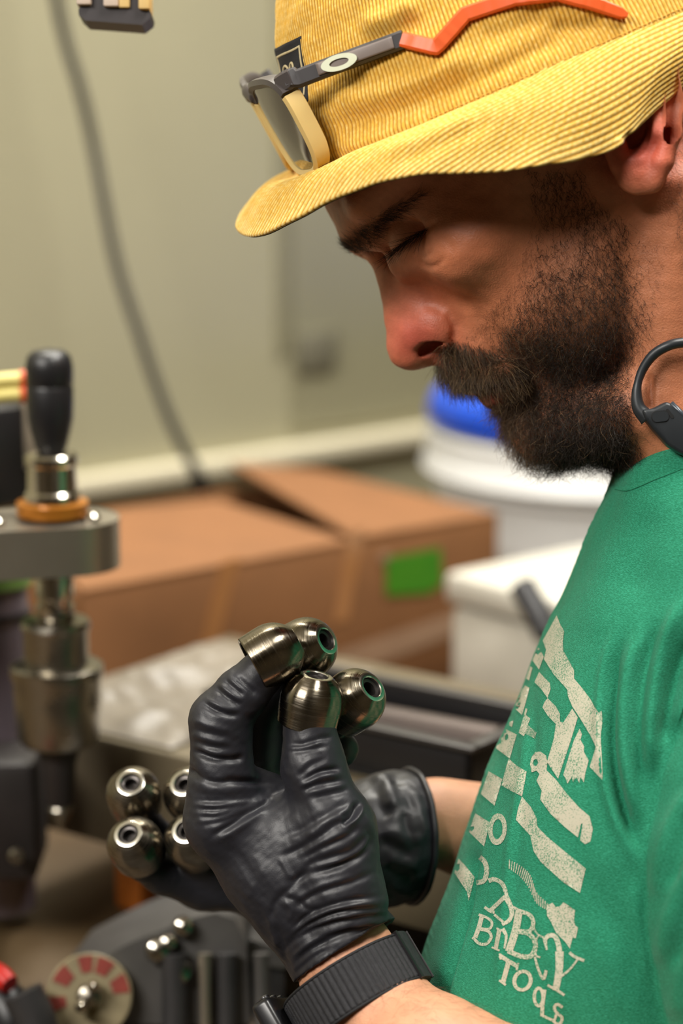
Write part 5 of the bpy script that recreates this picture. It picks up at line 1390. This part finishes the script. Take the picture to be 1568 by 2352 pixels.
for t in np.linspace(0, 2 * math.pi, 72, endpoint=False):
    dv = e_u * math.cos(t) + e_v * math.sin(t); o_ = cp2 - ca2 * 1.5 + dv * 60; h = gb2.ray_cast(Vector(o_), Vector(-dv))
    rim.append((np.array(h[0]) if h[0] is not None else cp2 + dv * 27) + ca2 * 1.5 + dv * 0.6)
rim.append(rim[0]); v_, f_ = tube_mesh(to_world(np.array(rim)), 0.0015, 8, cap=False); make('cuff_edge', v_, f_, M_glove, gl2)

# ------------------------------------------------------------------ wrist watch on a ribbed band
M_band = mat('black woven nylon', (38, 38, 42), rough=0.6, vary=0.3, vscale=700, bump=0.5, bscale=3000)
M_bandedge = mat('black nylon edge', (22, 22, 25), rough=0.7)
wc = q(820, 2280, 12); wa = np.array([.50, -.80, .33]); wa /= np.linalg.norm(wa)
wx = np.array([.85, .53, 0]); wx -= wa * (wx @ wa); wx /= np.linalg.norm(wx); wz = np.cross(wx, wa); wz = wz if wz[2] > 0 else -wz
wt = thing('wrist_watch', 'black wrist watch on a ribbed nylon band below the raised glove', 'watch', to_world(wc))
RX, RZ = 27.6, 26.6
def band_pt(t, a, r): return wc + wx * math.sin(t) * (RX + r) + wz * math.cos(t) * (RZ + r) + wa * a
NR = 66; sub = 8; nT = NR * sub; HW = 9.6
avals = np.concatenate([[-HW - .9, -HW - .9, -HW - .1], np.linspace(-HW, HW, 45), [HW + .1, HW + .9, HW + .9]])
V_ = np.zeros((nT, len(avals) + 2, 3))
for i in range(nT):
    t = i / nT * 2 * math.pi; ph = (i % sub) / sub
    rib = max(0.0, math.sin(math.pi * ph)) ** 0.6
    for j, a in enumerate(avals):
        inside = abs(a) <= HW
        ed = min(1.0, max(0.0, (HW - abs(a)) / 0.8)) ** 0.5 if inside else 0
        r = 0.9 + (0.75 * rib * ed if inside else 0.15) + (0.09 * math.sin(a * 6.8) * rib * ed)
        if j == 0 or j == len(avals) - 1: r = -0.3
        V_[i, j] = band_pt(t, a, r)
    V_[i, -2] = band_pt(t, HW, -0.4); V_[i, -1] = band_pt(t, -HW, -0.4)
m_ = V_.shape[1]; f = [(i * m_ + j, ((i + 1) % nT) * m_ + j, ((i + 1) % nT) * m_ + (j + 1) % m_, i * m_ + (j + 1) % m_) for i in range(nT) for j in range(m_)]
vb_ = V_.reshape(-1, 3)
k = f[m_ * 10 + 20]
if np.cross(vb_[k[1]] - vb_[k[0]], vb_[k[2]] - vb_[k[0]]) @ (vb_[k[0]] - wc) < 0: f = [t[::-1] for t in f]
band = make('band', to_world(vb_), np.array(f), M_band, wt)
for s in (1, -1):
    pts = np.array([band_pt(t, s * (HW + .3), 0.8) for t in np.linspace(0, 2 * math.pi, 80)]); v_, f_ = tube_mesh(to_world(pts), 0.0007, 6, cap=False); make('band_edge', v_, f_, M_bandedge, band)
# buckle plate where the band turns out of sight
tb = 1.22
def plate(t0, t1, a0, a1, r0, r1, name, m, par, n=8):
    out = []
    for t in np.linspace(t0, t1, n): out.append([band_pt(t, a0, r0), band_pt(t, a0, r1), band_pt(t, a1, r1), band_pt(t, a1, r0)])
    v = np.array(out).reshape(-1, 3); f = [(i * 4 + j, i * 4 + (j + 1) % 4, (i + 1) * 4 + (j + 1) % 4, (i + 1) * 4 + j) for i in range(n - 1) for j in range(4)] + [(0, 1, 2, 3)[::-1], tuple(range((n - 1) * 4, n * 4))]
    bm = bmesh.new(); vs = [bm.verts.new(x) for x in to_world(v)]; [bm.faces.new([vs[i] for i in t]) for t in f]
    bmesh.ops.recalc_face_normals(bm, faces=bm.faces); bm.verts.index_update()
    vv = np.array([x.co[:] for x in bm.verts]); ff = [[x.index for x in fa.verts] for fa in bm.faces]; bm.free()
    return make(name, vv, ff, m, par, sharp=30)
plate(1.12, 1.17, -HW - 1.4, HW + 1.0, 0.2, 2.6, 'buckle_bar', M_blk, wt, 4)
plate(1.17, 1.62, -HW - 1.2, HW + 0.8, 0.4, 2.0, 'buckle_flap', M_band, wt)
plate(1.62, 1.68, -HW - 1.4, HW + 1.0, 0.2, 2.8, 'buckle_bar', M_blk, wt, 4)
M_wc = mat('black resin', (26, 26, 29), rough=0.3)
tc_ = -1.72
cc = band_pt(tc_, 0, 3.0); cn = wx * math.sin(tc_) + wz * math.cos(tc_); ct = np.cross(wa, cn)
def wbox(c, size, bev, name, m, par): return MB().box(to_world(c), np.array(size) * .001, np.array([dir_world(ct), dir_world(wa), dir_world(cn)]), bev * .001, 3).build(name, m, par, sharp=40)
case = wbox(cc + cn * 2.5, (36, 33, 9), 2.6, 'case', M_wc, wt)
wbox(cc + cn * 6.6, (29, 27, 1.6), .6, 'bezel', M_blk, case)
MB().lathe([(.0118, 0), (.0118, .0004), (.0001, .0006)], to_world(cc + cn * 7.4), dir_world(cn), 40).build('crystal', mat('watch crystal', (18, 20, 24), rough=0.06, spec=0.7), case)
for o_ in (-9, 0, 9):
    MB().lathe([(.0022, 0), (.0022, .0012), (.0016, .0017)], to_world(cc + cn * 2.0 + ct * o_ - wa * 16.6), dir_world(-wa), 16).build('push_button', mat('watch button steel', (120, 120, 124), metal=0.9, rough=0.25), case)
    wbox(cc + cn * 3.0 + ct * (o_ + 4.5) - wa * 16.4, (3, 1.6, 6), .5, 'guard', M_wc, case)

# ------------------------------------------------------------------ hairs on the forearm
def arm_hair():
    fx, fy = to_px(BV[BQ].mean(1)); fn = BN[BQ].mean(1)
    ok = (fn[:, 2] > -0.2) & (fy > 2170) & (fy < 2420) & (fx > 690) & (fx < 1200) & (BV[BQ].mean(1)[:, 2] > 0)
    ids = np.nonzero(ok)[0]; n = 700; ch_ = rng.choice(ids, n); u, v = rng.random((2, n, 1)); qv = BV[BQ[ch_]]
    p = (qv[:, 0] * (1 - u) + qv[:, 1] * u) * (1 - v) + (qv[:, 3] * (1 - u) + qv[:, 2] * u) * v
    nn = BN[BQ[ch_]].mean(1); d = flow_dir(nn, np.array([[.5, -.35, .2]]) + rng.normal(0, .35, (n, 3)))
    V, Fc = strands(p - nn * .2, d, nn, rng.uniform(4, 10, n), 5, np.abs(rng.normal(.25, .1, n)), np.full(n, 1.0), rng.uniform(.02, .034, n), .45, 77, curl_freq=(.2, .8))
    c = np.array([0.09, 0.045, 0.022]) * np.exp(rng.normal(0, .4, (n, 1)))
    o = make('arm_hair', to_world(V), Fc, M_beard, man, attr={'hair': np.repeat(c, 18, 0)}); o['kind'] = 'stuff'
arm_hair()
# ------------------------------------------------------------------ green t-shirt
XS = [(1000, 1447), (1037, 1431), (1081, 1408), (1133, 1389), (1203, 1360), (1319, 1313), (1423, 1261), (1539, 1214), (1667, 1162), (1771, 1116), (1893, 1075), (2020, 1034), (2136, 990), (2250, 952), (2420, 905), (2760, 840)]
WZ = [(1000, 34), (1040, 42), (1080, 50), (1150, 60), (1250, 70), (1400, 78), (1600, 82), (2000, 84), (2760, 86)]
AW = [(1000, 180), (1080, 220), (1250, 300), (1500, 360), (2760, 400)]
s_h = 1.25
sd = SDF((16, -282, ZS - 92), (236, 34, 92), s_h)
gx_ = (sd.lo[0] + np.arange(sd.n[0]) * s_h).astype(np.float32)[:, None, None]; gy_ = (sd.lo[1] + np.arange(sd.n[1]) * s_h).astype(np.float32)[None, :, None]; gz_ = (sd.lo[2] + np.arange(sd.n[2]) * s_h).astype(np.float32)[None, None, :]
dd = 1000.0 - ZS
PXf = gx_ / dd * F + 784; PYf = 1176 - gy_ / dd * F
def tab(T): a = np.array(T, float); return np.interp(PYf, a[:, 0], a[:, 1]).astype(np.float32)
xs_, wz_, aw_ = tab(XS), tab(WZ), tab(AW)
t_ = (PXf - xs_) / aw_
ez = np.where(t_ < 1, np.sqrt(np.clip(1 - (1 - np.clip(t_, 0, 1)) ** 2.2, 0, 1)), 1.0)
bk = np.clip((PXf - (2035 + 0.05 * (2760 - PYf))) / 260, -1, 0) + 1
ez = ez * np.sqrt(np.clip(1 - np.clip(bk, 0, 1) ** 3, 0, 1))
wid_ = (wz_ * ez).astype(np.float32)
# distance-like value: scaled radial difference
inx = t_ * aw_ * 0.187
val = (np.abs(gz_ - ZS) - wid_)
slope = 1.0 + np.where(t_ < 1, 2.2 * (1 - np.clip(t_, 0, 1)) ** 3, 0)
val = val / slope
val = np.where(t_ < 0, np.maximum(np.sqrt((inx) ** 2 + np.maximum(np.abs(gz_ - ZS) - 0, 0) ** 2), 0.3), val)
sd.f = np.broadcast_to(val, sd.f.shape).astype(np.float32).copy()
# sleeve of the near arm and the far one
ch(sd, [(1690, 1255, -6, 40), (1745, 1400, 4, 44), (1775, 1620, 6, 45)], 12)
SLV = [(1900, 1600, 20, 50), (1818, 1740, 26, 50), (1784, 1850, 30, 51), (1767, 1974, 32, 51.5), (1767, 2090, 33, 51.5), (1790, 2206, 33, 51.5), (1816, 2322, 33, 51.5), (1875, 2700, 33, 52)]
ch(sd, SLV, 2)
ch(sd, [(1690, 1250, -78, 40), (1690, 1500, -90, 42)], 6)
sd.cap(q(1560, 1150, ZS + 34), q(1690, 1255, -6), 20, 38, 14)
# neck opening
sd.f = np.maximum(sd.f, np.broadcast_to(np.float32(0) + (gy_ - (q(1470, 1033, ZS + 20)[1] + 0.04 * (gx_ - q(1470, 1033, ZS)[0])) ).astype(np.float32), sd.f.shape))
nk = [(1700, 880, 0, 54), (1748, 1016, 0, 57.5), (1775, 1130, 0, 57.5)]
for i in range(2): sd.cap(HP(*nk[i][:3]), HP(*nk[i + 1][:3]), nk[i][3], nk[i + 1][3], 1.0, '-')
SV, SQ = sd.mesh(); SV = smooth_mesh(SV, SQ, 2, 0.5); SN = vnormals(SV, SQ)
g_ = sd.grad(SV)
if (SN * g_).sum(1).mean() < 0: SQ = SQ[:, ::-1]; SN = -SN
c7 = lambda L: [(1000 + x / 2.347, 1350 + y / 2.347) for x, y in L]
SL = [([(1105, 1945), (1092, 1990), (1077, 2066), (1045, 2195), (1012, 2310), (1000, 2370)], -4.0, 15, 1),
      ([(1085, 1950), (1062, 2050), (1030, 2180), (995, 2320)], 1.6, 16),
      ([(1216, 1600), (1195, 1780), (1170, 1960), (1150, 2150), (1140, 2360)], 0.9, 9), ([(1232, 1600), (1212, 1780), (1188, 1960), (1170, 2150)], -0.7, 12),
      ([(1250, 1480), (1222, 1600), (1228, 1750), (1222, 1880)], -0.6, 14), ([(1235, 2080), (1262, 2200), (1310, 2360)], 0.8, 18), ([(1120, 1700), (1150, 1800), (1140, 1920)], -0.5, 16),
      ([(1424, 1420), (1393, 1520), (1379, 1620), (1381, 1730), (1398, 1830), (1430, 1920), (1468, 2010)], 2.4, 12),
      ([(1436, 1440), (1404, 1540), (1396, 1640), (1400, 1720), (1416, 1805), (1442, 1890), (1472, 1965)], -5.5, 14),
      ([(1478, 1430), (1444, 1550), (1432, 1680), (1444, 1800), (1470, 1900)], 3.4, 17), ([(1510, 1420), (1474, 1550), (1464, 1690), (1478, 1820)], -3.4, 13),
      ([(1580, 1350), (1532, 1470), (1506, 1580), (1494, 1690), (1496, 1790)], 4.5, 17), ([(1600, 1430), (1556, 1530), (1532, 1640), (1524, 1720)], -4.0, 14), ([(1620, 1500), (1580, 1590), (1556, 1680)], 3.5, 16),
      ([(1600, 1790), (1550, 1880), (1515, 1990), (1505, 2080)], 2.0, 20), ([(1600, 1860), (1560, 1950), (1540, 2050)], -2.4, 18), ([(1600, 1960), (1560, 2050), (1530, 2140), (1520, 2230)], 2.2, 20), ([(1600, 2060), (1568, 2140), (1552, 2230)], -2.2, 18), ([(1600, 2160), (1565, 2250), (1555, 2352)], 2.0, 22),
      ([(1401, 1070), (1401, 1098), (1408, 1114), (1436, 1116), (1470, 1106), (1504, 1091), (1568, 1065)], -0.7, 4.5), ([(1408, 1120), (1440, 1124), (1506, 1098), (1568, 1073)], 0.45, 5),
      ([(1440, 1150), (1400, 1260), (1370, 1380), (1350, 1480)], 0.9, 34), ([(1500, 1150), (1470, 1280), (1440, 1380)], -1.2, 30), ([(1300, 1900), (1350, 2020), (1430, 2160), (1480, 2320)], -0.9, 30),
      ([(1340, 2100), (1390, 2200), (1420, 2340)], 0.9, 26), ([(1440, 2010), (1468, 2130), (1490, 2280)], 1.0, 16)]
SV = crease(SV, SN, SL)
SV = SV + SN * (fnoise(SV, 45, 61, 2) * 0.5)[:, None]
SN = vnormals(SV, SQ)
M_shirt = mat('green cotton jersey', (22, 146, 104), rough=0.85, sheen=0.08, vary=0.10, vscale=320, bump=0.5, bscale=2200)
nt = M_shirt.node_tree                                    # heather: pale flecks along the knit
tcn = nt.nodes.new('ShaderNodeTexCoord'); mpn = nt.nodes.new('ShaderNodeMapping'); mpn.inputs['Scale'].default_value = (900, 900, 3200)
nzn = nt.nodes.new('ShaderNodeTexNoise'); nzn.inputs['Scale'].default_value = 1.0; nzn.inputs['Detail'].default_value = 2
rmp = nt.nodes.new('ShaderNodeValToRGB'); rmp.color_ramp.elements[0].position = 0.40; rmp.color_ramp.elements[1].position = 0.78
rmp.color_ramp.elements[0].color = lin((6, 118, 84)); rmp.color_ramp.elements[1].color = lin((48, 158, 124))
nt.links.new(tcn.outputs['Object'], mpn.inputs['Vector']); nt.links.new(mpn.outputs['Vector'], nzn.inputs['Vector']); nt.links.new(nzn.outputs['Fac'], rmp.inputs['Fac'])
nt.links.new(rmp.outputs['Color'], nt.nodes['Principled BSDF'].inputs['Base Color'])
shirt = make('t_shirt', to_world(SV), SQ, M_shirt, man)
shirt['label'] = 'heathered green short-sleeved t-shirt with worn cream print'
sbvh = BVHTree.FromPolygons(SV.tolist(), SQ.tolist())
def shit(px, py, off):
    o_ = q(px, py, 250); dv = q(px, py, -300) - o_; dv /= np.linalg.norm(dv)
    h = sbvh.ray_cast(Vector(o_), Vector(dv))
    if h[0] is None: return None
    n = np.array(h[1]); n = n if n[2] > 0 else -n
    return np.array(h[0]) + n * off
# twin needle stitches along the neckband
sm_ = MB()
for L_ in ([(1412, 1124), (1440, 1127), (1472, 1116), (1506, 1101), (1568, 1077)],):
    c_ = catmull(L_, 60)
    for i in range(0, 59):
        a, b = shit(*c_[i], .15), shit(*(c_[i] * .25 + c_[min(i + 1, 59)] * .75), .15)
        if a is None or b is None or np.linalg.norm(a - b) < 1e-3: continue
        v_, f_ = tube_mesh(to_world(np.array([a, (a + b) / 2, b])), 0.00022, 5); sm_.add(v_, f_)
o_ = sm_.build('neckband_stitching', mat('green thread', (20, 120, 86), rough=0.8), shirt); o_['kind'] = 'stuff'

# the print: worn cream ink, as outlines and strokes laid on the cloth
M_print = mat('worn cream ink', (212, 208, 186), rough=0.85)
nt = M_print.node_tree; N = nt.nodes; tcn = N.new('ShaderNodeTexCoord')
nz = N.new('ShaderNodeTexNoise'); nz.inputs['Scale'].default_value = 1500; nz.inputs['Detail'].default_value = 4; nz.inputs['Roughness'].default_value = 0.7
nz2 = N.new('ShaderNodeTexNoise'); nz2.inputs['Scale'].default_value = 60
mth = N.new('ShaderNodeMath'); mth.operation = 'MULTIPLY_ADD'; mth.inputs[1].default_value = 0.35
rmp = N.new('ShaderNodeValToRGB'); rmp.color_ramp.elements[0].position = 0.66; rmp.color_ramp.elements[1].position = 0.80
rmp.color_ramp.elements[0].color = lin((192, 187, 166)); rmp.color_ramp.elements[1].color = lin((70, 132, 100))
L_ = nt.links; L_.new(tcn.outputs['Object'], nz.inputs['Vector']); L_.new(tcn.outputs['Object'], nz2.inputs['Vector'])
L_.new(nz2.outputs['Fac'], mth.inputs[0]); L_.new(nz.outputs['Fac'], mth.inputs[2]); L_.new(mth.outputs['Value'], rmp.inputs['Fac']); L_.new(rmp.outputs['Color'], N['Principled BSDF'].inputs['Base Color'])
PV, PF = [], []
def emit(pts2, faces):
    idx = {}
    for i, p in enumerate(pts2):
        h = shit(p[0], p[1], 0.22)
        if h is not None: idx[i] = len(PV); PV.append(h)
    for f in faces:
        if all(i in idx for i in f):
            t = [idx[i] for i in f]; a, b, c = (PV[t[0]], PV[t[1]], PV[t[2]])
            if max(np.linalg.norm(a - b), np.linalg.norm(b - c), np.linalg.norm(a - c)) > 9: continue
            if np.cross(b - a, c - a)[2] < 0: t = t[::-1]
            PF.append(t)
def fill(poly, holes=(), step=6.0):
    poly = [np.array(p) for p in poly]; pts, edges = [], []
    for lp in [poly] + [list(map(np.array, h)) for h in holes]:
        d = []
        for a, b in zip(lp, lp[1:] + lp[:1]):
            k = max(1, int(np.hypot(*(b - a)) / step)); d += [a + (b - a) * i / k for i in range(k)]
        s0 = len(pts); pts += d; edges += [(s0 + i, s0 + (i + 1) % len(d)) for i in range(len(d))]
    lo, hi = np.min(pts, 0), np.max(pts, 0)
    gx, gy = np.meshgrid(np.arange(lo[0], hi[0], step), np.arange(lo[1], hi[1], step)); gx, gy = gx.ravel(), gy.ravel()
    ok = in_poly(gx, gy, poly) & (edge_dist(gx, gy, poly) > step * .6)
    for h in holes: ok &= ~in_poly(gx, gy, h)
    pts += [np.array(p) for p in np.stack([gx, gy], 1)[ok]]
    vo, eo, fo, *_ = delaunay_2d_cdt([Vector(p) for p in pts], edges, [], 0, 0.01)
    fl = []
    for f in fo:
        c = np.mean([vo[i][:] for i in f], 0)
        ci = in_poly(np.array([c[0]]), np.array([c[1]]), poly)[0] and not any(in_poly(np.array([c[0]]), np.array([c[1]]), h)[0] for h in holes)
        if ci: fl.append(tuple(f))
    emit([v[:] for v in vo], fl)
def stroke(poly, w0, w1=None, curve=True):
    w1 = w0 if w1 is None else w1
    poly = np.array(poly, float); n = max(3, int(np.sum(np.hypot(*np.diff(poly, axis=0).T)) / 5))
    c = catmull(poly, n) if curve and len(poly) > 2 else dense(poly, 5); n = len(c)
    T = np.gradient(c, axis=0); T /= np.linalg.norm(T, axis=1)[:, None] + 1e-9; Nn = np.stack([-T[:, 1], T[:, 0]], 1); w = np.linspace(w0, w1, n)[:, None] / 2
    pts = np.concatenate([c - Nn * w, c, c + Nn * w]); f = []
    for i in range(n - 1): f += [(i, i + 1, n + i + 1, n + i), (n + i, n + i + 1, 2 * n + i + 1, 2 * n + i)]
    emit(pts, f)
def ell_ring(cx, cy, rx, ry, rot, n=28):
    return [(cx + rx * math.cos(t) * math.cos(rot) - ry * math.sin(t) * math.sin(rot), cy + rx * math.cos(t) * math.sin(rot) + ry * math.sin(t) * math.cos(rot)) for t in np.arange(n) / n * 2 * math.pi]
def F7(p, holes=()): fill(c7(p), [c7(h) for h in holes])
def S7(p, w0, w1=None, curve=True): stroke(c7(p), w0 / 2.347, None if w1 is None else w1 / 2.347, curve)
F7([(655, 150), (672, 195), (695, 235), (688, 290), (690, 340), (730, 410), (748, 445), (748, 490), (790, 540), (835, 600), (878, 675), (893, 664), (897, 720), (888, 800), (900, 1035), (832, 966), (866, 858), (838, 800), (778, 700), (738, 640), (715, 585), (712, 550), (640, 470), (586, 385), (598, 335), (580, 285), (612, 228)])
F7([(560, 455), (618, 515), (622, 545), (606, 596), (570, 545), (535, 510)])
F7([(606, 596), (650, 640), (672, 680), (672, 722), (690, 728), (738, 652), (768, 700), (728, 830), (662, 1030), (602, 940), (626, 860), (640, 810), (650, 735), (606, 690), (578, 645), (590, 615)])
F7([(778, 760), (790, 790), (782, 820), (802, 856), (800, 885), (826, 930), (808, 1000), (800, 1050), (782, 1020), (776, 1052), (760, 1022), (742, 1048), (736, 1020), (712, 1056), (702, 1026), (690, 1010), (722, 900), (748, 822)])
F7([(520, 912), (540, 886), (568, 884), (598, 906), (604, 940), (600, 985), (650, 1035), (704, 1105), (770, 1180), (830, 1232), (848, 1300), (835, 1368), (806, 1382), (780, 1362), (794, 1270), (785, 1272), (768, 1346), (700, 1292), (622, 1220), (566, 1142), (574, 1095), (546, 1040), (562, 1005), (546, 986), (520, 996), (510, 950)], [ell_ring(541, 943, 13, 19, 0.1, 14)])
F7([(396, 922), (440, 960), (492, 992), (480, 1060), (467, 1126), (410, 1096), (358, 1066), (374, 1000)])
F7([(467, 1126), (515, 1182), (545, 1240), (552, 1290), (600, 1340), (680, 1408), (810, 1514), (778, 1645), (690, 1588), (570, 1480), (530, 1420), (512, 1336), (470, 1290), (434, 1252), (446, 1190)])
F7([(600, 1712), (632, 1698), (648, 1722), (672, 1716), (690, 1695), (752, 1738), (746, 1790), (752, 1820), (768, 1832), (756, 1888), (738, 1888), (724, 1945), (700, 1910), (650, 1860), (622, 1800), (602, 1768)])
up = np.array(catmull([(400, 1465), (470, 1505), (515, 1555), (545, 1640), (604, 1700)], 22)); lo_ = np.array(catmull([(398, 1516), (455, 1556), (500, 1612), (545, 1700), (600, 1738)], 22))
for i in range(22): stroke(c7([up[i], (up[i] + lo_[i]) / 2, lo_[i]]), 2.4, curve=False)
F7([(556, 322), (586, 370), (560, 442), (524, 392)]); F7([(512, 425), (524, 432), (506, 500), (490, 490)]); F7([(458, 514), (508, 540), (490, 612), (468, 688), (420, 642)])
F7([(410, 690), (426, 698), (414, 752), (398, 742)]); F7([(482, 680), (512, 706), (492, 760), (478, 802), (450, 782)]); F7([(488, 650), (498, 655), (488, 690), (478, 684)])
for i in range(9): S7([(496 + i * 6, 738 + i * 5), (488 + i * 6, 790 + i * 3)], 3.2, curve=False)
F7([(366, 756), (440, 792), (402, 922), (328, 866)], [ell_ring(385, 806, 9, 18, 0.2, 12)]); F7([(288, 990), (362, 1032), (320, 1176), (246, 1112)]); F7([(216, 1216), (294, 1266), (264, 1396), (182, 1316)]); F7([(126, 1460), (160, 1496), (212, 1560), (198, 1620), (180, 1688), (172, 1642), (104, 1536)])
F7(ell_ring(336, 1302, 50, 86, 0.08), [ell_ring(336, 1302, 27, 54, 0.08, 20)])
S7([(222, 1590), (262, 1580), (278, 1530), (268, 1480), (240, 1452)], 26)
S7([(288, 1580), (320, 1572), (360, 1594), (380, 1640), (382, 1668)], 26, 18)
# ABBEY
S7([(266, 1722), (300, 1746), (320, 1750)], 16); S7([(296, 1742), (378, 1664)], 22); S7([(378, 1662), (412, 1736), (400, 1790), (360, 1816)], 30, 18); S7([(318, 1762), (378, 1812)], 14, curve=False); S7([(362, 1838), (382, 1880), (372, 1945)], 22, 10); S7([(420, 1722), (470, 1750)], 14, curve=False)
S7([(452, 1742), (432, 1850), (396, 1962)], 40); S7([(450, 1742), (508, 1764), (528, 1806), (506, 1852), (440, 1848)], 22); S7([(440, 1852), (508, 1868), (540, 1926), (516, 1984), (460, 1986), (392, 1958)], 26)
S7([(520, 1780), (538, 1850), (570, 1880), (604, 1886)], 10); S7([(556, 1870), (538, 1920), (542, 1980), (566, 1992)], 10); S7([(536, 1990), (556, 2060), (582, 2108), (598, 2062)], 12, 18)
S7([(586, 1900), (610, 1876), (644, 1880), (664, 1930), (668, 1985)], 22, 30); S7([(590, 1898), (600, 1952)], 20, 10); S7([(668, 1960), (666, 2060), (648, 2170)], 46, 34); S7([(604, 2142), (650, 2166), (694, 2196)], 14); S7([(668, 2100), (720, 2060), (770, 1998)], 14, 10); S7([(722, 1966), (748, 1988), (802, 2010)], 16)
# BI(KE)
S7([(252, 1770), (236, 1830), (216, 1886)], 24); S7([(234, 1762), (280, 1780), (306, 1806), (292, 1840), (240, 1838)], 14); S7([(238, 1842), (286, 1852), (302, 1884), (276, 1920), (236, 1918), (202, 1884)], 16); S7([(346, 1842), (326, 1946)], 22, curve=False); S7([(330, 1836), (362, 1850)], 10, curve=False); S7([(304, 1938), (346, 1956)], 10, curve=False)
# TOOLS
S7([(346, 1982), (394, 2012), (444, 2042)], 22); S7([(348, 1972), (352, 2004)], 12, curve=False); S7([(446, 2022), (438, 2062)], 12, curve=False); S7([(396, 2014), (380, 2070), (364, 2130)], 26); S7([(344, 2116), (380, 2142)], 12, curve=False)
F7(ell_ring(470, 2118, 54, 60, 0.3), [ell_ring(470, 2118, 33, 42, 0.3, 20)])
F7(ell_ring(556, 2206, 32, 56, 0.0), [ell_ring(556, 2206, 15, 38, 0.0, 20)])
S7([(588, 2166), (578, 2240), (574, 2310)], 20); S7([(566, 2300), (610, 2322), (640, 2330), (650, 2300)], 14)
S7([(684, 2262), (656, 2244), (640, 2266), (658, 2296), (682, 2316), (674, 2346), (650, 2350), (634, 2330)], 16)
pr = make('shirt_print', to_world(np.array(PV)), [tuple(f) for f in PF], M_print, shirt)
pr['label'] = 'worn cream print of tools, checks and the words on the chest'
